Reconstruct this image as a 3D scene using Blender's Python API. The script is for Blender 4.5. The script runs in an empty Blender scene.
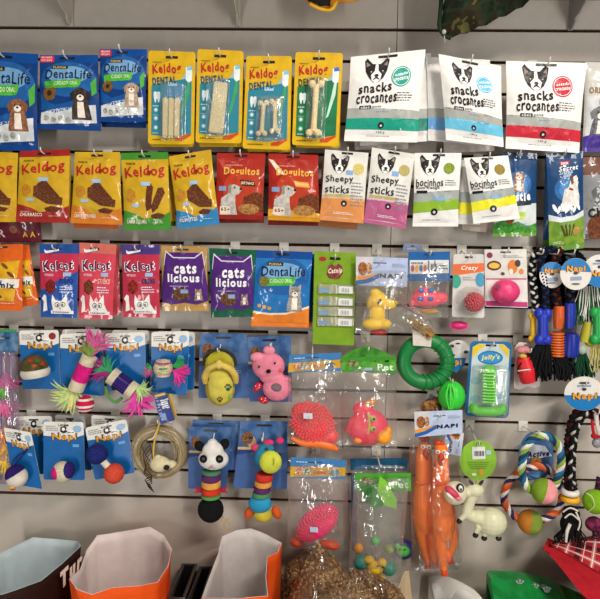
import bpy, bmesh, math, random
from mathutils import Vector, Matrix, noise
from mathutils.geometry import tessellate_polygon
random.seed(7)
C = bpy.context.scene.collection
PI = math.pi
TMP = bpy.data.scenes.new('workbench')
def tmp_graph():
    with bpy.context.temp_override(scene=TMP, view_layer=TMP.view_layers[0]): return bpy.context.evaluated_depsgraph_get()
# ---------------------------------------------------------------- camera
PITCH, YAW, ROLL, DIST, CAMZ = 0.1039, 0.0263, 0.0149, 1.528, 1.5
F = 600.0
_fw = Vector((0, math.cos(PITCH), -math.sin(PITCH))); _up = Vector((0, math.sin(PITCH), math.cos(PITCH))); _rt = Vector((1, 0, 0))
_rz = Matrix.Rotation(YAW, 3, 'Z')
_fw, _up, _rt = _rz @ _fw, _rz @ _up, _rz @ _rt
RT = _rt*math.cos(ROLL) + _up*math.sin(ROLL); UP = _up*math.cos(ROLL) - _rt*math.sin(ROLL)
CAM = Vector((0, -DIST, CAMZ))
cam = bpy.data.objects.new('camera', bpy.data.cameras.new('camera')); C.objects.link(cam)
m3 = Matrix((RT, UP, -_fw)).transposed()
cam.matrix_world = Matrix.Translation(CAM) @ m3.to_4x4()
cam.data.sensor_width = 36; cam.data.lens = 36*F/600; cam.data.clip_start = 0.05
bpy.context.scene.camera = cam

def at(px, py, d):
    """the point of the plane d metres in front of the wall that the photo shows at (px, py)"""
    v = _fw*F + RT*(px-300) + UP*(299.5-py)
    t = (DIST-d)/v.y
    return CAM + v*t
def mpp(d): return (DIST-d)/F      # metres one photo pixel spans at that distance
SLOT0, PITCHZ = 2.005, 0.075
SLOTS = [SLOT0 - k*PITCHZ for k in range(-3, 17)]

# ---------------------------------------------------------------- materials
_m = {}
def hexc(h):
    h = h.lstrip('#'); c = [int(h[i:i+2], 16)/255 for i in (0, 2, 4)]
    return tuple(((x/12.92) if x <= .04045 else ((x+.055)/1.055)**2.4) for x in c)
KIND = {  # roughness, coat, coat rough, bump strength, bump scale, tone variation, metallic
 'film': (.40, .42, .07, .25, 60, .10, 0), 'satin': (.5, .2, .2, .25, 60, .05, 0), 'card': (.6, .03, .3, .04, 300, .05, 0), 'print': (.5, .08, .15, .03, 120, .10, 0),
 'plastic': (.3, .2, .15, .02, 60, .03, 0), 'rubber': (.42, .12, .3, .05, 200, .05, 0), 'cloth': (.95, 0, .5, .5, 700, .14, 0),
 'rope': (.9, 0, .5, .6, 900, .18, 0), 'paper': (.7, 0, .5, .25, 40, .05, 0), 'metal': (.3, 0, .1, .02, 100, .03, .9), 'paint': (.4, .2, .2, .03, 80, .03, 0),
 'food': (.85, 0, .5, .7, 260, .35, 0), 'foil': (.28, .2, .1, .15, 60, .05, .75), 'wood': (.85, 0, .5, .4, 300, .35, 0)}
def mat(kind, col, col2=None, scale=None):
    key = (kind, col, col2, scale)
    if key in _m: return _m[key]
    r, coat, cr, bs, bsc, var, met = KIND[kind]
    m = bpy.data.materials.new(f'{kind}_{col.lstrip("#")}'); m.use_nodes = True
    nt = m.node_tree; b = nt.nodes['Principled BSDF']; L = nt.links
    c = hexc(col)
    tc = nt.nodes.new('ShaderNodeTexCoord'); nz = nt.nodes.new('ShaderNodeTexNoise'); L.new(tc.outputs['Object'], nz.inputs['Vector'])
    nz.inputs['Scale'].default_value = scale or 45; nz.inputs['Detail'].default_value = 3
    rp = nt.nodes.new('ShaderNodeValToRGB'); L.new(nz.outputs['Fac'], rp.inputs['Fac']); L.new(rp.outputs['Color'], b.inputs['Base Color'])
    if col2:
        rp.color_ramp.elements[0].position = .42; rp.color_ramp.elements[1].position = .58
        rp.color_ramp.elements[0].color = (*c, 1); rp.color_ramp.elements[1].color = (*hexc(col2), 1)
    else:
        rp.color_ramp.elements[0].position = .3; rp.color_ramp.elements[1].position = .7
        rp.color_ramp.elements[0].color = (*[x*(1-var) for x in c], 1); rp.color_ramp.elements[1].color = (*[min(1, x*(1+var)) for x in c], 1)
    b.inputs['Roughness'].default_value = r; b.inputs['Metallic'].default_value = met
    b.inputs['Specular IOR Level'].default_value = {'plastic': .4, 'rubber': .35, 'metal': .5}.get(kind, .18)
    b.inputs['Coat Weight'].default_value = coat; b.inputs['Coat Roughness'].default_value = cr
    n2 = nt.nodes.new('ShaderNodeTexNoise'); L.new(tc.outputs['Object'], n2.inputs['Vector']); n2.inputs['Scale'].default_value = bsc
    bp = nt.nodes.new('ShaderNodeBump'); bp.inputs['Strength'].default_value = bs; bp.inputs['Distance'].default_value = .0015
    L.new(n2.outputs['Fac'], bp.inputs['Height']); L.new(bp.outputs['Normal'], b.inputs['Normal'])
    if kind in ('film',): L.new(bp.outputs['Normal'], b.inputs['Coat Normal'])
    m.diffuse_color = (*c, 1); _m[key] = m
    return m
def clear(tint='#ffffff', rough=.08, body=.10, name='clear_film'):
    key = (name, tint, rough, body)
    if key in _m: return _m[key]
    m = bpy.data.materials.new(name); m.use_nodes = True; nt = m.node_tree; nt.nodes.clear(); L = nt.links
    out = nt.nodes.new('ShaderNodeOutputMaterial'); tr = nt.nodes.new('ShaderNodeBsdfTransparent'); gl = nt.nodes.new('ShaderNodeBsdfGlossy'); df = nt.nodes.new('ShaderNodeBsdfDiffuse')
    tr.inputs['Color'].default_value = (*[.35+.65*x for x in hexc(tint)], 1); gl.inputs['Roughness'].default_value = rough*1.6; gl.inputs['Color'].default_value = (1, 1, 1, 1); df.inputs['Color'].default_value = (*hexc(tint), 1)
    tc = nt.nodes.new('ShaderNodeTexCoord'); nz = nt.nodes.new('ShaderNodeTexNoise'); nz.inputs['Scale'].default_value = 26; nz.inputs['Detail'].default_value = 3; nz.inputs['Distortion'].default_value = .8
    mp = nt.nodes.new('ShaderNodeMapping'); mp.inputs['Scale'].default_value = (1, 1, .26); mp.inputs['Rotation'].default_value = (0, .18, 0); L.new(tc.outputs['Object'], mp.inputs['Vector']); L.new(mp.outputs['Vector'], nz.inputs['Vector']); bp = nt.nodes.new('ShaderNodeBump'); bp.inputs['Strength'].default_value = .8; bp.inputs['Distance'].default_value = .012
    L.new(nz.outputs['Fac'], bp.inputs['Height']); L.new(bp.outputs['Normal'], gl.inputs['Normal'])
    fr = nt.nodes.new('ShaderNodeLayerWeight'); fr.inputs['Blend'].default_value = .5; L.new(bp.outputs['Normal'], fr.inputs['Normal'])
    pw = nt.nodes.new('ShaderNodeMath'); pw.operation = 'POWER'; L.new(fr.outputs['Facing'], pw.inputs[0]); pw.inputs[1].default_value = 3.2
    ad = nt.nodes.new('ShaderNodeMath'); ad.operation = 'MULTIPLY_ADD'; L.new(pw.outputs[0], ad.inputs[0]); ad.inputs[1].default_value = .75; ad.inputs[2].default_value = .075; ad.use_clamp = True
    m1 = nt.nodes.new('ShaderNodeMixShader'); m1.inputs[0].default_value = body; L.new(tr.outputs[0], m1.inputs[1]); L.new(df.outputs[0], m1.inputs[2])
    m2 = nt.nodes.new('ShaderNodeMixShader'); L.new(ad.outputs[0], m2.inputs[0]); L.new(m1.outputs[0], m2.inputs[1]); L.new(gl.outputs[0], m2.inputs[2]); L.new(m2.outputs[0], out.inputs[0])
    _m[key] = m
    return m

# ---------------------------------------------------------------- objects
def _mesh(name, bm, mats, smooth):
    me = bpy.data.meshes.new(name); bmesh.ops.recalc_face_normals(bm, faces=bm.faces) if smooth != 'keep' else None
    bm.to_mesh(me); bm.free()
    for x in (mats if isinstance(mats, (list, tuple)) else [mats]): me.materials.append(x)
    if smooth:
        me.shade_smooth()
        if smooth == 'auto': me.set_sharp_from_angle(angle=.7)
    return me
def obj(name, bm, mats, parent=None, smooth='auto', label=None):
    """bm is in world coordinates; the object sits under its thing without moving"""
    if not bm.verts: bm.free(); return None
    if parent is None:
        lo = Vector([min(v.co[i] for v in bm.verts) for i in range(3)]); hi = Vector([max(v.co[i] for v in bm.verts) for i in range(3)])
        org = Vector(((lo.x+hi.x)/2, (lo.y+hi.y)/2, lo.z))
    else:
        org = Vector(parent['_w'])
    bmesh.ops.translate(bm, verts=bm.verts, vec=-org)
    o = bpy.data.objects.new(name, _mesh(name, bm, mats, smooth)); C.objects.link(o)
    if parent is None: o.location = org
    else: o.parent = parent
    o['_w'] = list(org)
    if label: o['label'] = label
    return o
def tag(o, label, cat, group=None, kind=None):
    if label: o['label'] = label
    if cat: o['category'] = cat
    if group: o['group'] = group
    if kind: o['kind'] = kind
    return o
def thing(name, label, cat, loc, group=None):
    o = bpy.data.objects.new(name, None); C.objects.link(o); o.location = loc; o['_w'] = list(loc); o.empty_display_size = .02
    return tag(o, label, cat, group)
def struct(name, bm, m, smooth=False):
    o = obj(name, bm, m, smooth=smooth); o['kind'] = 'structure'; return o

# ---------------------------------------------------------------- solids (world space)
def bx(bm, lo, hi, mi=0, rot=None, bev=0):
    r = bmesh.ops.create_cube(bm, size=1); vs = r['verts']
    c = [(lo[i]+hi[i])/2 for i in range(3)]; s = [hi[i]-lo[i] for i in range(3)]
    for v in vs: v.co = Vector((v.co.x*s[0], v.co.y*s[1], v.co.z*s[2]))
    if rot: bmesh.ops.rotate(bm, verts=vs, matrix=rot)
    bmesh.ops.translate(bm, verts=vs, vec=c)
    fs = {f for v in vs for f in v.link_faces}
    for f in fs: f.material_index = mi
    if bev: bmesh.ops.bevel(bm, geom=list({e for v in vs for e in v.link_edges}), offset=bev, segments=2, affect='EDGES')
    return vs
def ball(bm, c, r, mi=0, seg=20, rot=None, fn=None):
    r = r if isinstance(r, (tuple, list)) else (r, r, r)
    nv = max(4, seg//2); V = []; c = Vector(c)
    def mk(x, y, z):
        p = Vector((x, y, z)); p = fn(p) if fn else p; p = Vector((p.x*r[0], p.y*r[1], p.z*r[2])); v = bm.verts.new((rot @ p if rot else p)+c); V.append(v); return v
    top, bot = mk(0, 0, 1), mk(0, 0, -1)
    R_ = [[mk(math.sin(PI*j/nv)*math.cos(2*PI*i/seg), math.sin(PI*j/nv)*math.sin(2*PI*i/seg), math.cos(PI*j/nv)) for i in range(seg)] for j in range(1, nv)]
    for i in range(seg):
        k = (i+1) % seg
        bm.faces.new((top, R_[0][i], R_[0][k])).material_index = mi; bm.faces.new((bot, R_[-1][k], R_[-1][i])).material_index = mi
        for a, b in zip(R_, R_[1:]): bm.faces.new((a[i], b[i], b[k], a[k])).material_index = mi
    return V
def frames(path, closed=False):
    n = len(path); T = []
    for i in range(n):
        a = path[(i-1) % n] if (i > 0 or closed) else path[0]; b = path[(i+1) % n] if (i < n-1 or closed) else path[-1]
        t = (b-a); T.append(t.normalized() if t.length > 1e-9 else Vector((0, 0, 1)))
    nrm = T[0].orthogonal().normalized(); N = [nrm]
    for i in range(1, n):
        v = N[-1] - T[i]*N[-1].dot(T[i]); N.append(v.normalized() if v.length > 1e-9 else T[i].orthogonal().normalized())
    return T, N
def tube(bm, path, rad, seg=8, mi=0, closed=False, caps=True):
    path = [Vector(p) for p in path]; n = len(path)
    T, N = frames(path, closed)
    rs = rad if isinstance(rad, (list, tuple)) else [rad]*n
    rings = []
    for i, p in enumerate(path):
        B = T[i].cross(N[i])
        rings.append([bm.verts.new(p + (N[i]*math.cos(2*PI*k/seg) + B*math.sin(2*PI*k/seg))*rs[i]) for k in range(seg)])
    m = n if closed else n-1
    for i in range(m):
        a, b = rings[i], rings[(i+1) % n]
        if closed and i == n-1:      # line the seam up
            off = min(range(seg), key=lambda o: (a[0].co-b[o].co).length); b = b[off:]+b[:off]
        for k in range(seg):
            f = bm.faces.new((a[k], a[(k+1) % seg], b[(k+1) % seg], b[k])); f.material_index = mi
    if caps and not closed:
        for q in (rings[0][::-1], rings[-1]):
            f = bm.faces.new(q); f.material_index = mi
def spline(pts, n=8, closed=False):
    """Catmull-Rom through pts"""
    P = [Vector(p) for p in pts]; k = len(P); out = []
    for i in range(k if closed else k-1):
        g = (lambda j: P[j % k]) if closed else (lambda j: P[max(0, min(k-1, j))])
        a, b, c, d = g(i-1), g(i), g(i+1), g(i+2)
        for s in range(n):
            t = s/n
            out.append(.5*((2*b) + (c-a)*t + (2*a-5*b+4*c-d)*t*t + (3*b-a-3*c+d)*t**3))
    if not closed: out.append(P[-1].copy())
    return out
def rod(bm, a, b, r, seg=8, mi=0): tube(bm, [a, b], r, seg, mi)
def lathe(bm, c, prof, axis=Vector((0, 0, 1)), seg=24, mi=0):
    """prof: [(r, h)...]"""
    axis = Vector(axis).normalized(); u = axis.orthogonal().normalized(); w = axis.cross(u); rings = []
    for r, h in prof:
        rings.append([bm.verts.new(Vector(c)+axis*h+(u*math.cos(2*PI*k/seg)+w*math.sin(2*PI*k/seg))*max(r, 1e-5)) for k in range(seg)])
    for a, b in zip(rings, rings[1:]):
        for k in range(seg):
            f = bm.faces.new((a[k], a[(k+1) % seg], b[(k+1) % seg], b[k])); f.material_index = mi
    for q in (rings[0][::-1], rings[-1]):
        f = bm.faces.new(q); f.material_index = mi
def prism(bm, pts, d0, thick, mi=0, holes=None):
    """pts in photo pixels, standing d0 from the wall, thick towards it"""
    fr = [at(x, y, d0) for x, y in pts]
    c3 = [[Vector((p.x, p.z, 0)) for p in fr]]
    hs = [[at(x, y, d0) for x, y in h] for h in (holes or [])]
    for h in hs: c3.append([Vector((p.x, p.z, 0)) for p in h])
    allp = fr + [p for h in hs for p in h]
    tri = tessellate_polygon(c3)
    A = [bm.verts.new(p) for p in allp]; B = [bm.verts.new(p+Vector((0, thick, 0))) for p in allp]
    for t in tri:
        try:
            f = bm.faces.new([A[i] for i in t]); f.material_index = mi
            f = bm.faces.new([B[i] for i in reversed(t)]); f.material_index = mi
        except ValueError: pass
    s = 0
    for ring in [fr]+hs:
        n = len(ring)
        for i in range(n):
            j = (i+1) % n
            f = bm.faces.new((A[s+i], B[s+i], B[s+j], A[s+j])); f.material_index = mi
        s += n
def blob(fns, voxel=.0014, smooth=6):
    """join rough solids into one smooth skin"""
    bm = bmesh.new(); fns(bm); bmesh.ops.recalc_face_normals(bm, faces=bm.faces)
    me = bpy.data.meshes.new('tmp'); bm.to_mesh(me); bm.free()
    o = bpy.data.objects.new('tmp', me); TMP.collection.objects.link(o)
    r = o.modifiers.new('r', 'REMESH'); r.mode = 'VOXEL'; r.voxel_size = voxel
    s = o.modifiers.new('s', 'SMOOTH'); s.iterations = smooth; s.factor = .5
    dg = tmp_graph(); ev = o.evaluated_get(dg); out = bmesh.new(); out.from_mesh(ev.to_mesh()); ev.to_mesh_clear()
    bpy.data.objects.remove(o); bpy.data.meshes.remove(me)
    return out

# ---------------------------------------------------------------- 2-D shapes (u right, v down, 0..1)
def ell(cx, cy, rx, ry, n=20, rot=0, a0=0, a1=2*PI):
    o = []
    for i in range(n if a1-a0 >= 2*PI-.01 else n+1):
        t = a0+(a1-a0)*i/n; x, y = rx*math.cos(t), ry*math.sin(t)
        o.append((cx+x*math.cos(rot)-y*math.sin(rot), cy+x*math.sin(rot)+y*math.cos(rot)))
    return o
def rr(x0, y0, x1, y1, rx=.03, ry=None):
    ry = ry if ry is not None else rx; o = []
    for cx, cy, a in ((x1-rx, y0+ry, -PI/2), (x1-rx, y1-ry, 0), (x0+rx, y1-ry, PI/2), (x0+rx, y0+ry, PI)):
        for k in range(5):
            t = a+PI/2*k/4; o.append((cx+rx*math.cos(t), cy+ry*math.sin(t)))
    return o
def band(va, vb, vc, vd, bow=0, n=12, u0=0, u1=1):
    """strip: top edge va (left) to vb (right), bottom edge vc to vd"""
    t = [(u0+(u1-u0)*i/n, va+(vb-va)*i/n+bow*math.sin(PI*i/n)) for i in range(n+1)]
    b = [(u0+(u1-u0)*i/n, vc+(vd-vc)*i/n+bow*math.sin(PI*i/n)) for i in range(n+1)]
    return t+b[::-1]
_txt = {}
def glyphs(s, bold, shear):
    key = (s, bold, shear)
    if key not in _txt:
        cu = bpy.data.curves.new('t', 'FONT'); cu.body = s; cu.resolution_u = 2; cu.offset = bold; cu.shear = shear; cu.space_character = 1+bold*6
        o = bpy.data.objects.new('t', cu); TMP.collection.objects.link(o); dg = tmp_graph(); ev = o.evaluated_get(dg); me = ev.to_mesh()
        me.calc_loop_triangles(); V = [(v.co.x, v.co.y) for v in me.vertices]; T = [tuple(t.vertices) for t in me.loop_triangles]
        ev.to_mesh_clear(); bpy.data.objects.remove(o); bpy.data.curves.remove(cu)
        x0, x1 = min(v[0] for v in V), max(v[0] for v in V); y0, y1 = min(v[1] for v in V), max(v[1] for v in V)
        _txt[key] = ([((x-x0)/(x1-x0), 1-(y-y0)/max(1e-6, y1-y0)) for x, y in V], T)
    return _txt[key]

# ---------------------------------------------------------------- hooks
def hook(px, py, d, what, tip=.022, front=True):
    p = at(px, py, d); zs = min((z for z in SLOTS if z > p.z-.012), default=SLOTS[0], key=lambda z: abs(z-p.z-.01))
    t = thing('display_hook', f'white wire hook holding {what}', 'hook', (p.x, 0, zs-.02), 'wire hooks fixed in the wall slots')
    M_ = mat('paint', '#d8d4cc')
    b = bmesh.new(); bx(b, (p.x-.012, -.0035, zs-.022), (p.x+.012, -.0005, zs+.006), bev=.0008); obj('hook_plate', b, M_, t)
    b = bmesh.new(); a = Vector((p.x, -.003, zs-.008))
    tube(b, spline([a, a.lerp(p, .35)+Vector((0, 0, -.001)), p+Vector((0, .004, 0)), p+Vector((0, -tip*.55, .0008)), p+Vector((0, -tip, .006)), p+Vector((0, -tip-.001, .012))], 5), .0016, 8)
    obj('hook_wire', b, M_, t)
    return t

# ---------------------------------------------------------------- printed packs
class Pack:
    def __init__(s, name, label, cat, q, d, group=None, thick=.016, lean=0.0, seals=(.1, .94), crease=1.0, seed=None, flat=False, hole=None, hookd=None):
        """q: the photo's corner points TL TR BR BL; d: distance from the wall; lean: metres the foot hangs nearer the wall"""
        s.d, s.T, s.seals, s.crease, s.flat = d, thick, seals, crease, flat
        s.seed = seed if seed is not None else (q[0]*1.7+q[1]*.9)
        s.c = [at(q[0], q[1], d), at(q[2], q[3], d), at(q[4], q[5], d-lean), at(q[6], q[7], d-lean)]
        s.W = ((s.c[1]-s.c[0]).length+(s.c[2]-s.c[3]).length)/2; s.H = ((s.c[3]-s.c[0]).length+(s.c[2]-s.c[1]).length)/2
        s.asp = s.W/s.H
        top = (s.c[0]+s.c[1])/2; bot = (s.c[2]+s.c[3])/2
        s.root = thing(name, label, cat, (bot.x, bot.y, bot.z), group)
        s.parts = {}; s.group = group
        if hole:
            hp = s.bil(*hole)
            v = hp-CAM; px = 300+F*v.dot(RT)/v.dot(_fw); py = 299.5-F*v.dot(UP)/v.dot(_fw)
            hook(px, py, -hp.y, hookd or 'the '+' '.join(label.split(',')[0].split()[:8]))
            s.hole(*hole)
    def hole(s, u, v, w=.13, h=.014):
        s.poly('hang_hole', rr(u-w, v-h, u+w, v+h, .012, .008), 'plastic', '#16161a', 2)
    def bil(s, u, v):
        a, b, c, d = s.c
        return (a*(1-u)+b*u)*(1-v)+(d*(1-u)+c*u)*v
    def surf(s, u, v, side=0):
        p = s.bil(u, v)
        if s.flat: return p
        v0, v1 = s.seals; uu = min(1, abs(2*u-1))
        t = (v-v0)/(v1-v0)
        f = 0 if t <= 0 or t >= 1 else (1-abs(2*t-1)**2.6)*(.55+.45*(1-abs(t-.6)**1.5))
        a = 1-uu**2.8
        y = s.T*.5*f*a
        # film pulled in at the sides where the pouch is full
        p = p + (s.bil(.5, v)-p)*(.022*f)
        if side == 0:
            k = s.crease
            n1 = noise.noise(Vector((u*s.W*42+s.seed, v*s.H*14, s.seed)))
            n2 = noise.noise(Vector((u*s.W*75, v*s.H*75, s.seed*1.3)))
            edge = min(1, .25+1.2*abs(t-.5))
            n3 = 1-abs(noise.noise(Vector((u*s.W*26+s.seed*.7, v*s.H*19+4, s.seed*2.1))))*2
            y += k*(.0022*n1*edge + .0011*n2 + .0016*max(0, n3)**3)*(1 if 0 < t < 1 else .55)*min(1, (1-uu)*8+.1)
            return p+Vector((0, -y-.0006, 0))
        return p+Vector((0, y*.7+.0006, 0))
    def body(s, kind, col, part='pouch', seal_col=None, bottom_col=None, label=None):
        """front and back film, with the welded strip above and the gusset below as parts of their own"""
        v0, v1 = s.seals; M0 = mat(kind, col)
        def piece(nm, va, vb, m, lb=None, off=0):
            bm = bmesh.new(); nu = max(6, int(s.W/.0045)); nv = max(2, int((vb-va)*s.H/.0045)); g = []
            for side in (0, 1):
                g.append([[bm.verts.new(s.surf(i/nu, va+(vb-va)*j/nv, side)) for i in range(nu+1)] for j in range(nv+1)])
            for side in (0, 1):
                q = g[side]
                for j in range(nv):
                    for i in range(nu):
                        bm.faces.new((q[j][i], q[j+1][i], q[j+1][i+1], q[j][i+1]) if side == 0 else (q[j][i], q[j][i+1], q[j+1][i+1], q[j+1][i]))
            for i in range(nu):
                bm.faces.new((g[0][0][i], g[0][0][i+1], g[1][0][i+1], g[1][0][i])); bm.faces.new((g[0][nv][i+1], g[0][nv][i], g[1][nv][i], g[1][nv][i+1]))
            for j in range(nv):
                bm.faces.new((g[0][j+1][0], g[0][j][0], g[1][j][0], g[1][j+1][0])); bm.faces.new((g[0][j][nu], g[0][j+1][nu], g[1][j+1][nu], g[1][j][nu]))
            obj(nm, bm, m, s.root, smooth='keep' if False else 'auto', label=lb)
        if v0 > .01: piece('top_seal', 0, v0, mat(kind, seal_col or col))
        piece(part, v0 if v0 > .01 else 0, v1 if v1 < .99 else 1, M0, label)
        if v1 < .99: piece('bottom_seal', v1, 1, mat(kind, bottom_col or col))
    def card(s, col, kind='card', part='backing_card', corner=.05, thick=.0008, pts=None):
        bm = bmesh.new(); o = pts or rr(0, 0, 1, 1, corner, corner*s.asp)
        A = [bm.verts.new(s.bil(u, v)) for u, v in o]; B = [bm.verts.new(s.bil(u, v)+Vector((0, thick, 0))) for u, v in o]
        bm.faces.new(A[::-1]); bm.faces.new(B)
        for i in range(len(o)):
            j = (i+1) % len(o); bm.faces.new((A[i], A[j], B[j], B[i]))
        return obj(part, bm, mat(kind, col), s.root, smooth=False)
    # ---- print
    def tris(s, part, V, T, m, layer):
        s.parts.setdefault(part, []).append((V, T, m, layer))
    def poly(s, part, pts, kind, col, layer=2, col2=None, scale=None):
        T = tessellate_polygon([[Vector((x*s.W, y*s.H, 0)) for x, y in pts]])
        s.tris(part, pts, T, mat(kind, col, col2, scale), layer)
    def circ(s, part, u, v, r, kind, col, layer=2, col2=None, scale=None): s.poly(part, ell(u, v, r, r*s.asp, 18), kind, col, layer, col2, scale)
    def text(s, t, x0, y0, x1, y1, col, kind='print', layer=5, bold=.02, rot=0, shear=0, wave=0, part='lettering', arch=0, dy=0):
        V, T = glyphs(t, bold, shear); cx, cy = (x0+x1)/2, (y0+y1)/2; o = []
        for a, b in V:
            yy = b + wave*math.sin(a*17+1) + arch*(1-(2*a-1)**2)
            x = (a-.5)*(x1-x0)*s.W; y = (yy-.5)*(y1-y0)*s.H
            X = x*math.cos(rot)+y*math.sin(rot); Y = -x*math.sin(rot)+y*math.cos(rot)
            o.append((cx+X/s.W, cy+Y/s.H))
        s.tris(part, o, T, mat(kind, col), layer)
    def lines(s, x0, y0, x1, y1, n, col, part='lettering', layer=4):
        """rows too fine to read in the photo"""
        h = (y1-y0)/n
        for i in range(n):
            w = (x1-x0)*(1 if i % 3 else .8); y = y0+h*(i+.3); x = x0
            while x < x0+w:
                k = .015+.05*random.random(); s.poly(part, [(x, y), (min(x+k, x0+w), y), (min(x+k, x0+w), y+h*.38), (x, y+h*.38)], 'print', col, layer); x += k+.012
    def clusters(s, items):
        bb = []
        for it in items:
            x = [v[0]*s.W for v in it[0]]; y = [v[1]*s.H for v in it[0]]; bb.append([min(x), max(x), min(y), max(y), [it]])
        go = True
        while go:
            go = False
            for i in range(len(bb)):
                for j in range(i+1, len(bb)):
                    a, b = bb[i], bb[j]; gap = max(a[0]-b[1], b[0]-a[1], a[2]-b[3], b[2]-a[3])
                    if gap < .019:
                        bb[i] = [min(a[0], b[0]), max(a[1], b[1]), min(a[2], b[2]), max(a[3], b[3]), a[4]+b[4]]; del bb[j]; go = True; break
                if go: break
        return [b[4] for b in bb]
    def done(s):
        for part, items in [(p_, c_) for p_, i_ in s.parts.items() for c_ in s.clusters(i_)]:
            bm = bmesh.new(); mats = []
            for V, T, m, layer in items:
                if m not in mats: mats.append(m)
                mi = mats.index(m); b2 = bmesh.new(); vs = [b2.verts.new((u*s.W, v*s.H, 0)) for u, v in V]
                for t in T:
                    try: b2.faces.new([vs[i] for i in t])
                    except ValueError: pass
                if not s.flat:
                    for _ in range(6):
                        lg = [e for e in b2.edges if e.calc_length() > .0075]
                        if not lg: break
                        bmesh.ops.subdivide_edges(b2, edges=lg, cuts=1); bmesh.ops.triangulate(b2, faces=[f for f in b2.faces if len(f.verts) > 3])
                off = Vector((0, -(.00025+layer*.00022), 0)); mp = {}
                for v in b2.verts:
                    mp[v] = bm.verts.new(s.surf(min(1, max(0, v.co.x/s.W)), min(1, max(0, v.co.y/s.H)))+off)
                for f in b2.faces:
                    try:
                        g = bm.faces.new([mp[v] for v in f.verts]); g.material_index = mi
                    except ValueError: continue
                b2.free()
            bm.normal_update()
            fl = [f for f in bm.faces if f.normal.y > 0]
            bmesh.ops.reverse_faces(bm, faces=fl)
            o = obj(part, bm, mats, s.root, smooth='keep')
        s.parts = {}
# ================================================================ the printed designs
SET = 0
def sx(p, f): return [(f(u, v)) for u, v in p]
def puppy(s, cx, cy, r, dark='#1d1b1c', lite='#f1efec', layer=3, part='dog_picture'):
    """a black and white terrier's head, r in u units"""
    k = s.asp
    P = lambda pts, c, l, c2=None: s.poly(part, [(cx+x*r, cy+y*r*k) for x, y in pts], 'print', c, l, c2, 200)
    P([(-.95, -.2), (-1.05, -1.15), (-.85, -1.4), (-.35, -.85), (0, -.8), (.35, -.8), (.85, -1.3), (1.1, -1.15), (.9, -.1), (.62, .45), (.2, .8), (-.25, .8), (-.65, .4)], dark, layer)
    P([(-.9, -.6), (-.93, -1.1), (-.55, -.75)], '#8d7f7c', layer+1)
    P([(.9, -.6), (.93, -1.05), (.6, -.72)], '#8d7f7c', layer+1)
    P([(-.1, -.78), (.12, -.78), (.16, -.2), (.45, .15), (.35, .62), (.1, .82), (-.15, .82), (-.4, .6), (-.48, .15), (-.16, -.2)], lite, layer+1)
    P(ell(-.5, -.1, .16, .14, 10), '#3b2a22', layer+1); P(ell(.5, -.1, .16, .14, 10), '#3b2a22', layer+1)
    P(ell(-.46, -.14, .05, .05, 6), '#ffffff', layer+2); P(ell(.54, -.14, .05, .05, 6), '#ffffff', layer+2)
    P(ell(0, .22, .2, .14, 10), '#151313', layer+2); P([(-.02, .3), (.03, .3), (.3, .55), (.25, .6), (0, .48), (-.25, .6), (-.3, .55)], '#2b2525', layer+2)
def furry(s, cx, cy, r, c, c2, layer=3, tall=1.6, ears=True, part='dog_picture', cat=False):
    """a small sitting animal"""
    k = s.asp; P = lambda pts, a, l, b=None: s.poly(part, [(cx+x*r, cy+y*r*k) for x, y in pts], 'print', a, l, b, 160)
    P([(-.6, 0), (.6, 0), (.85, tall*.7), (.95, tall+.5), (-.95, tall+.5), (-.85, tall*.7)], c, layer, c2)
    P(ell(0, -.2, .72, .68, 16), c, layer+1, c2)
    if cat: P([(-.7, -.3), (-.65, -1.1), (-.2, -.75)], c, layer+1); P([(.7, -.3), (.65, -1.1), (.2, -.75)], c, layer+1)
    elif ears: P([(-.6, -.7), (-1, -.3), (-.85, .35), (-.55, .1)], c2, layer+2); P([(.6, -.7), (1, -.3), (.85, .35), (.55, .1)], c2, layer+2)
    P(ell(0, .05, .36, .3, 12), '#efe6da', layer+2); P(ell(0, -.06, .13, .1, 8), '#1c1614', layer+3)
    P(ell(-.28, -.28, .08, .08, 8), '#1c1614', layer+3); P(ell(.28, -.28, .08, .08, 8), '#1c1614', layer+3)
    P([(-.3, .45), (.3, .45), (.35, tall+.3), (-.35, tall+.3)], '#efe6da', layer+1)

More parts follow.
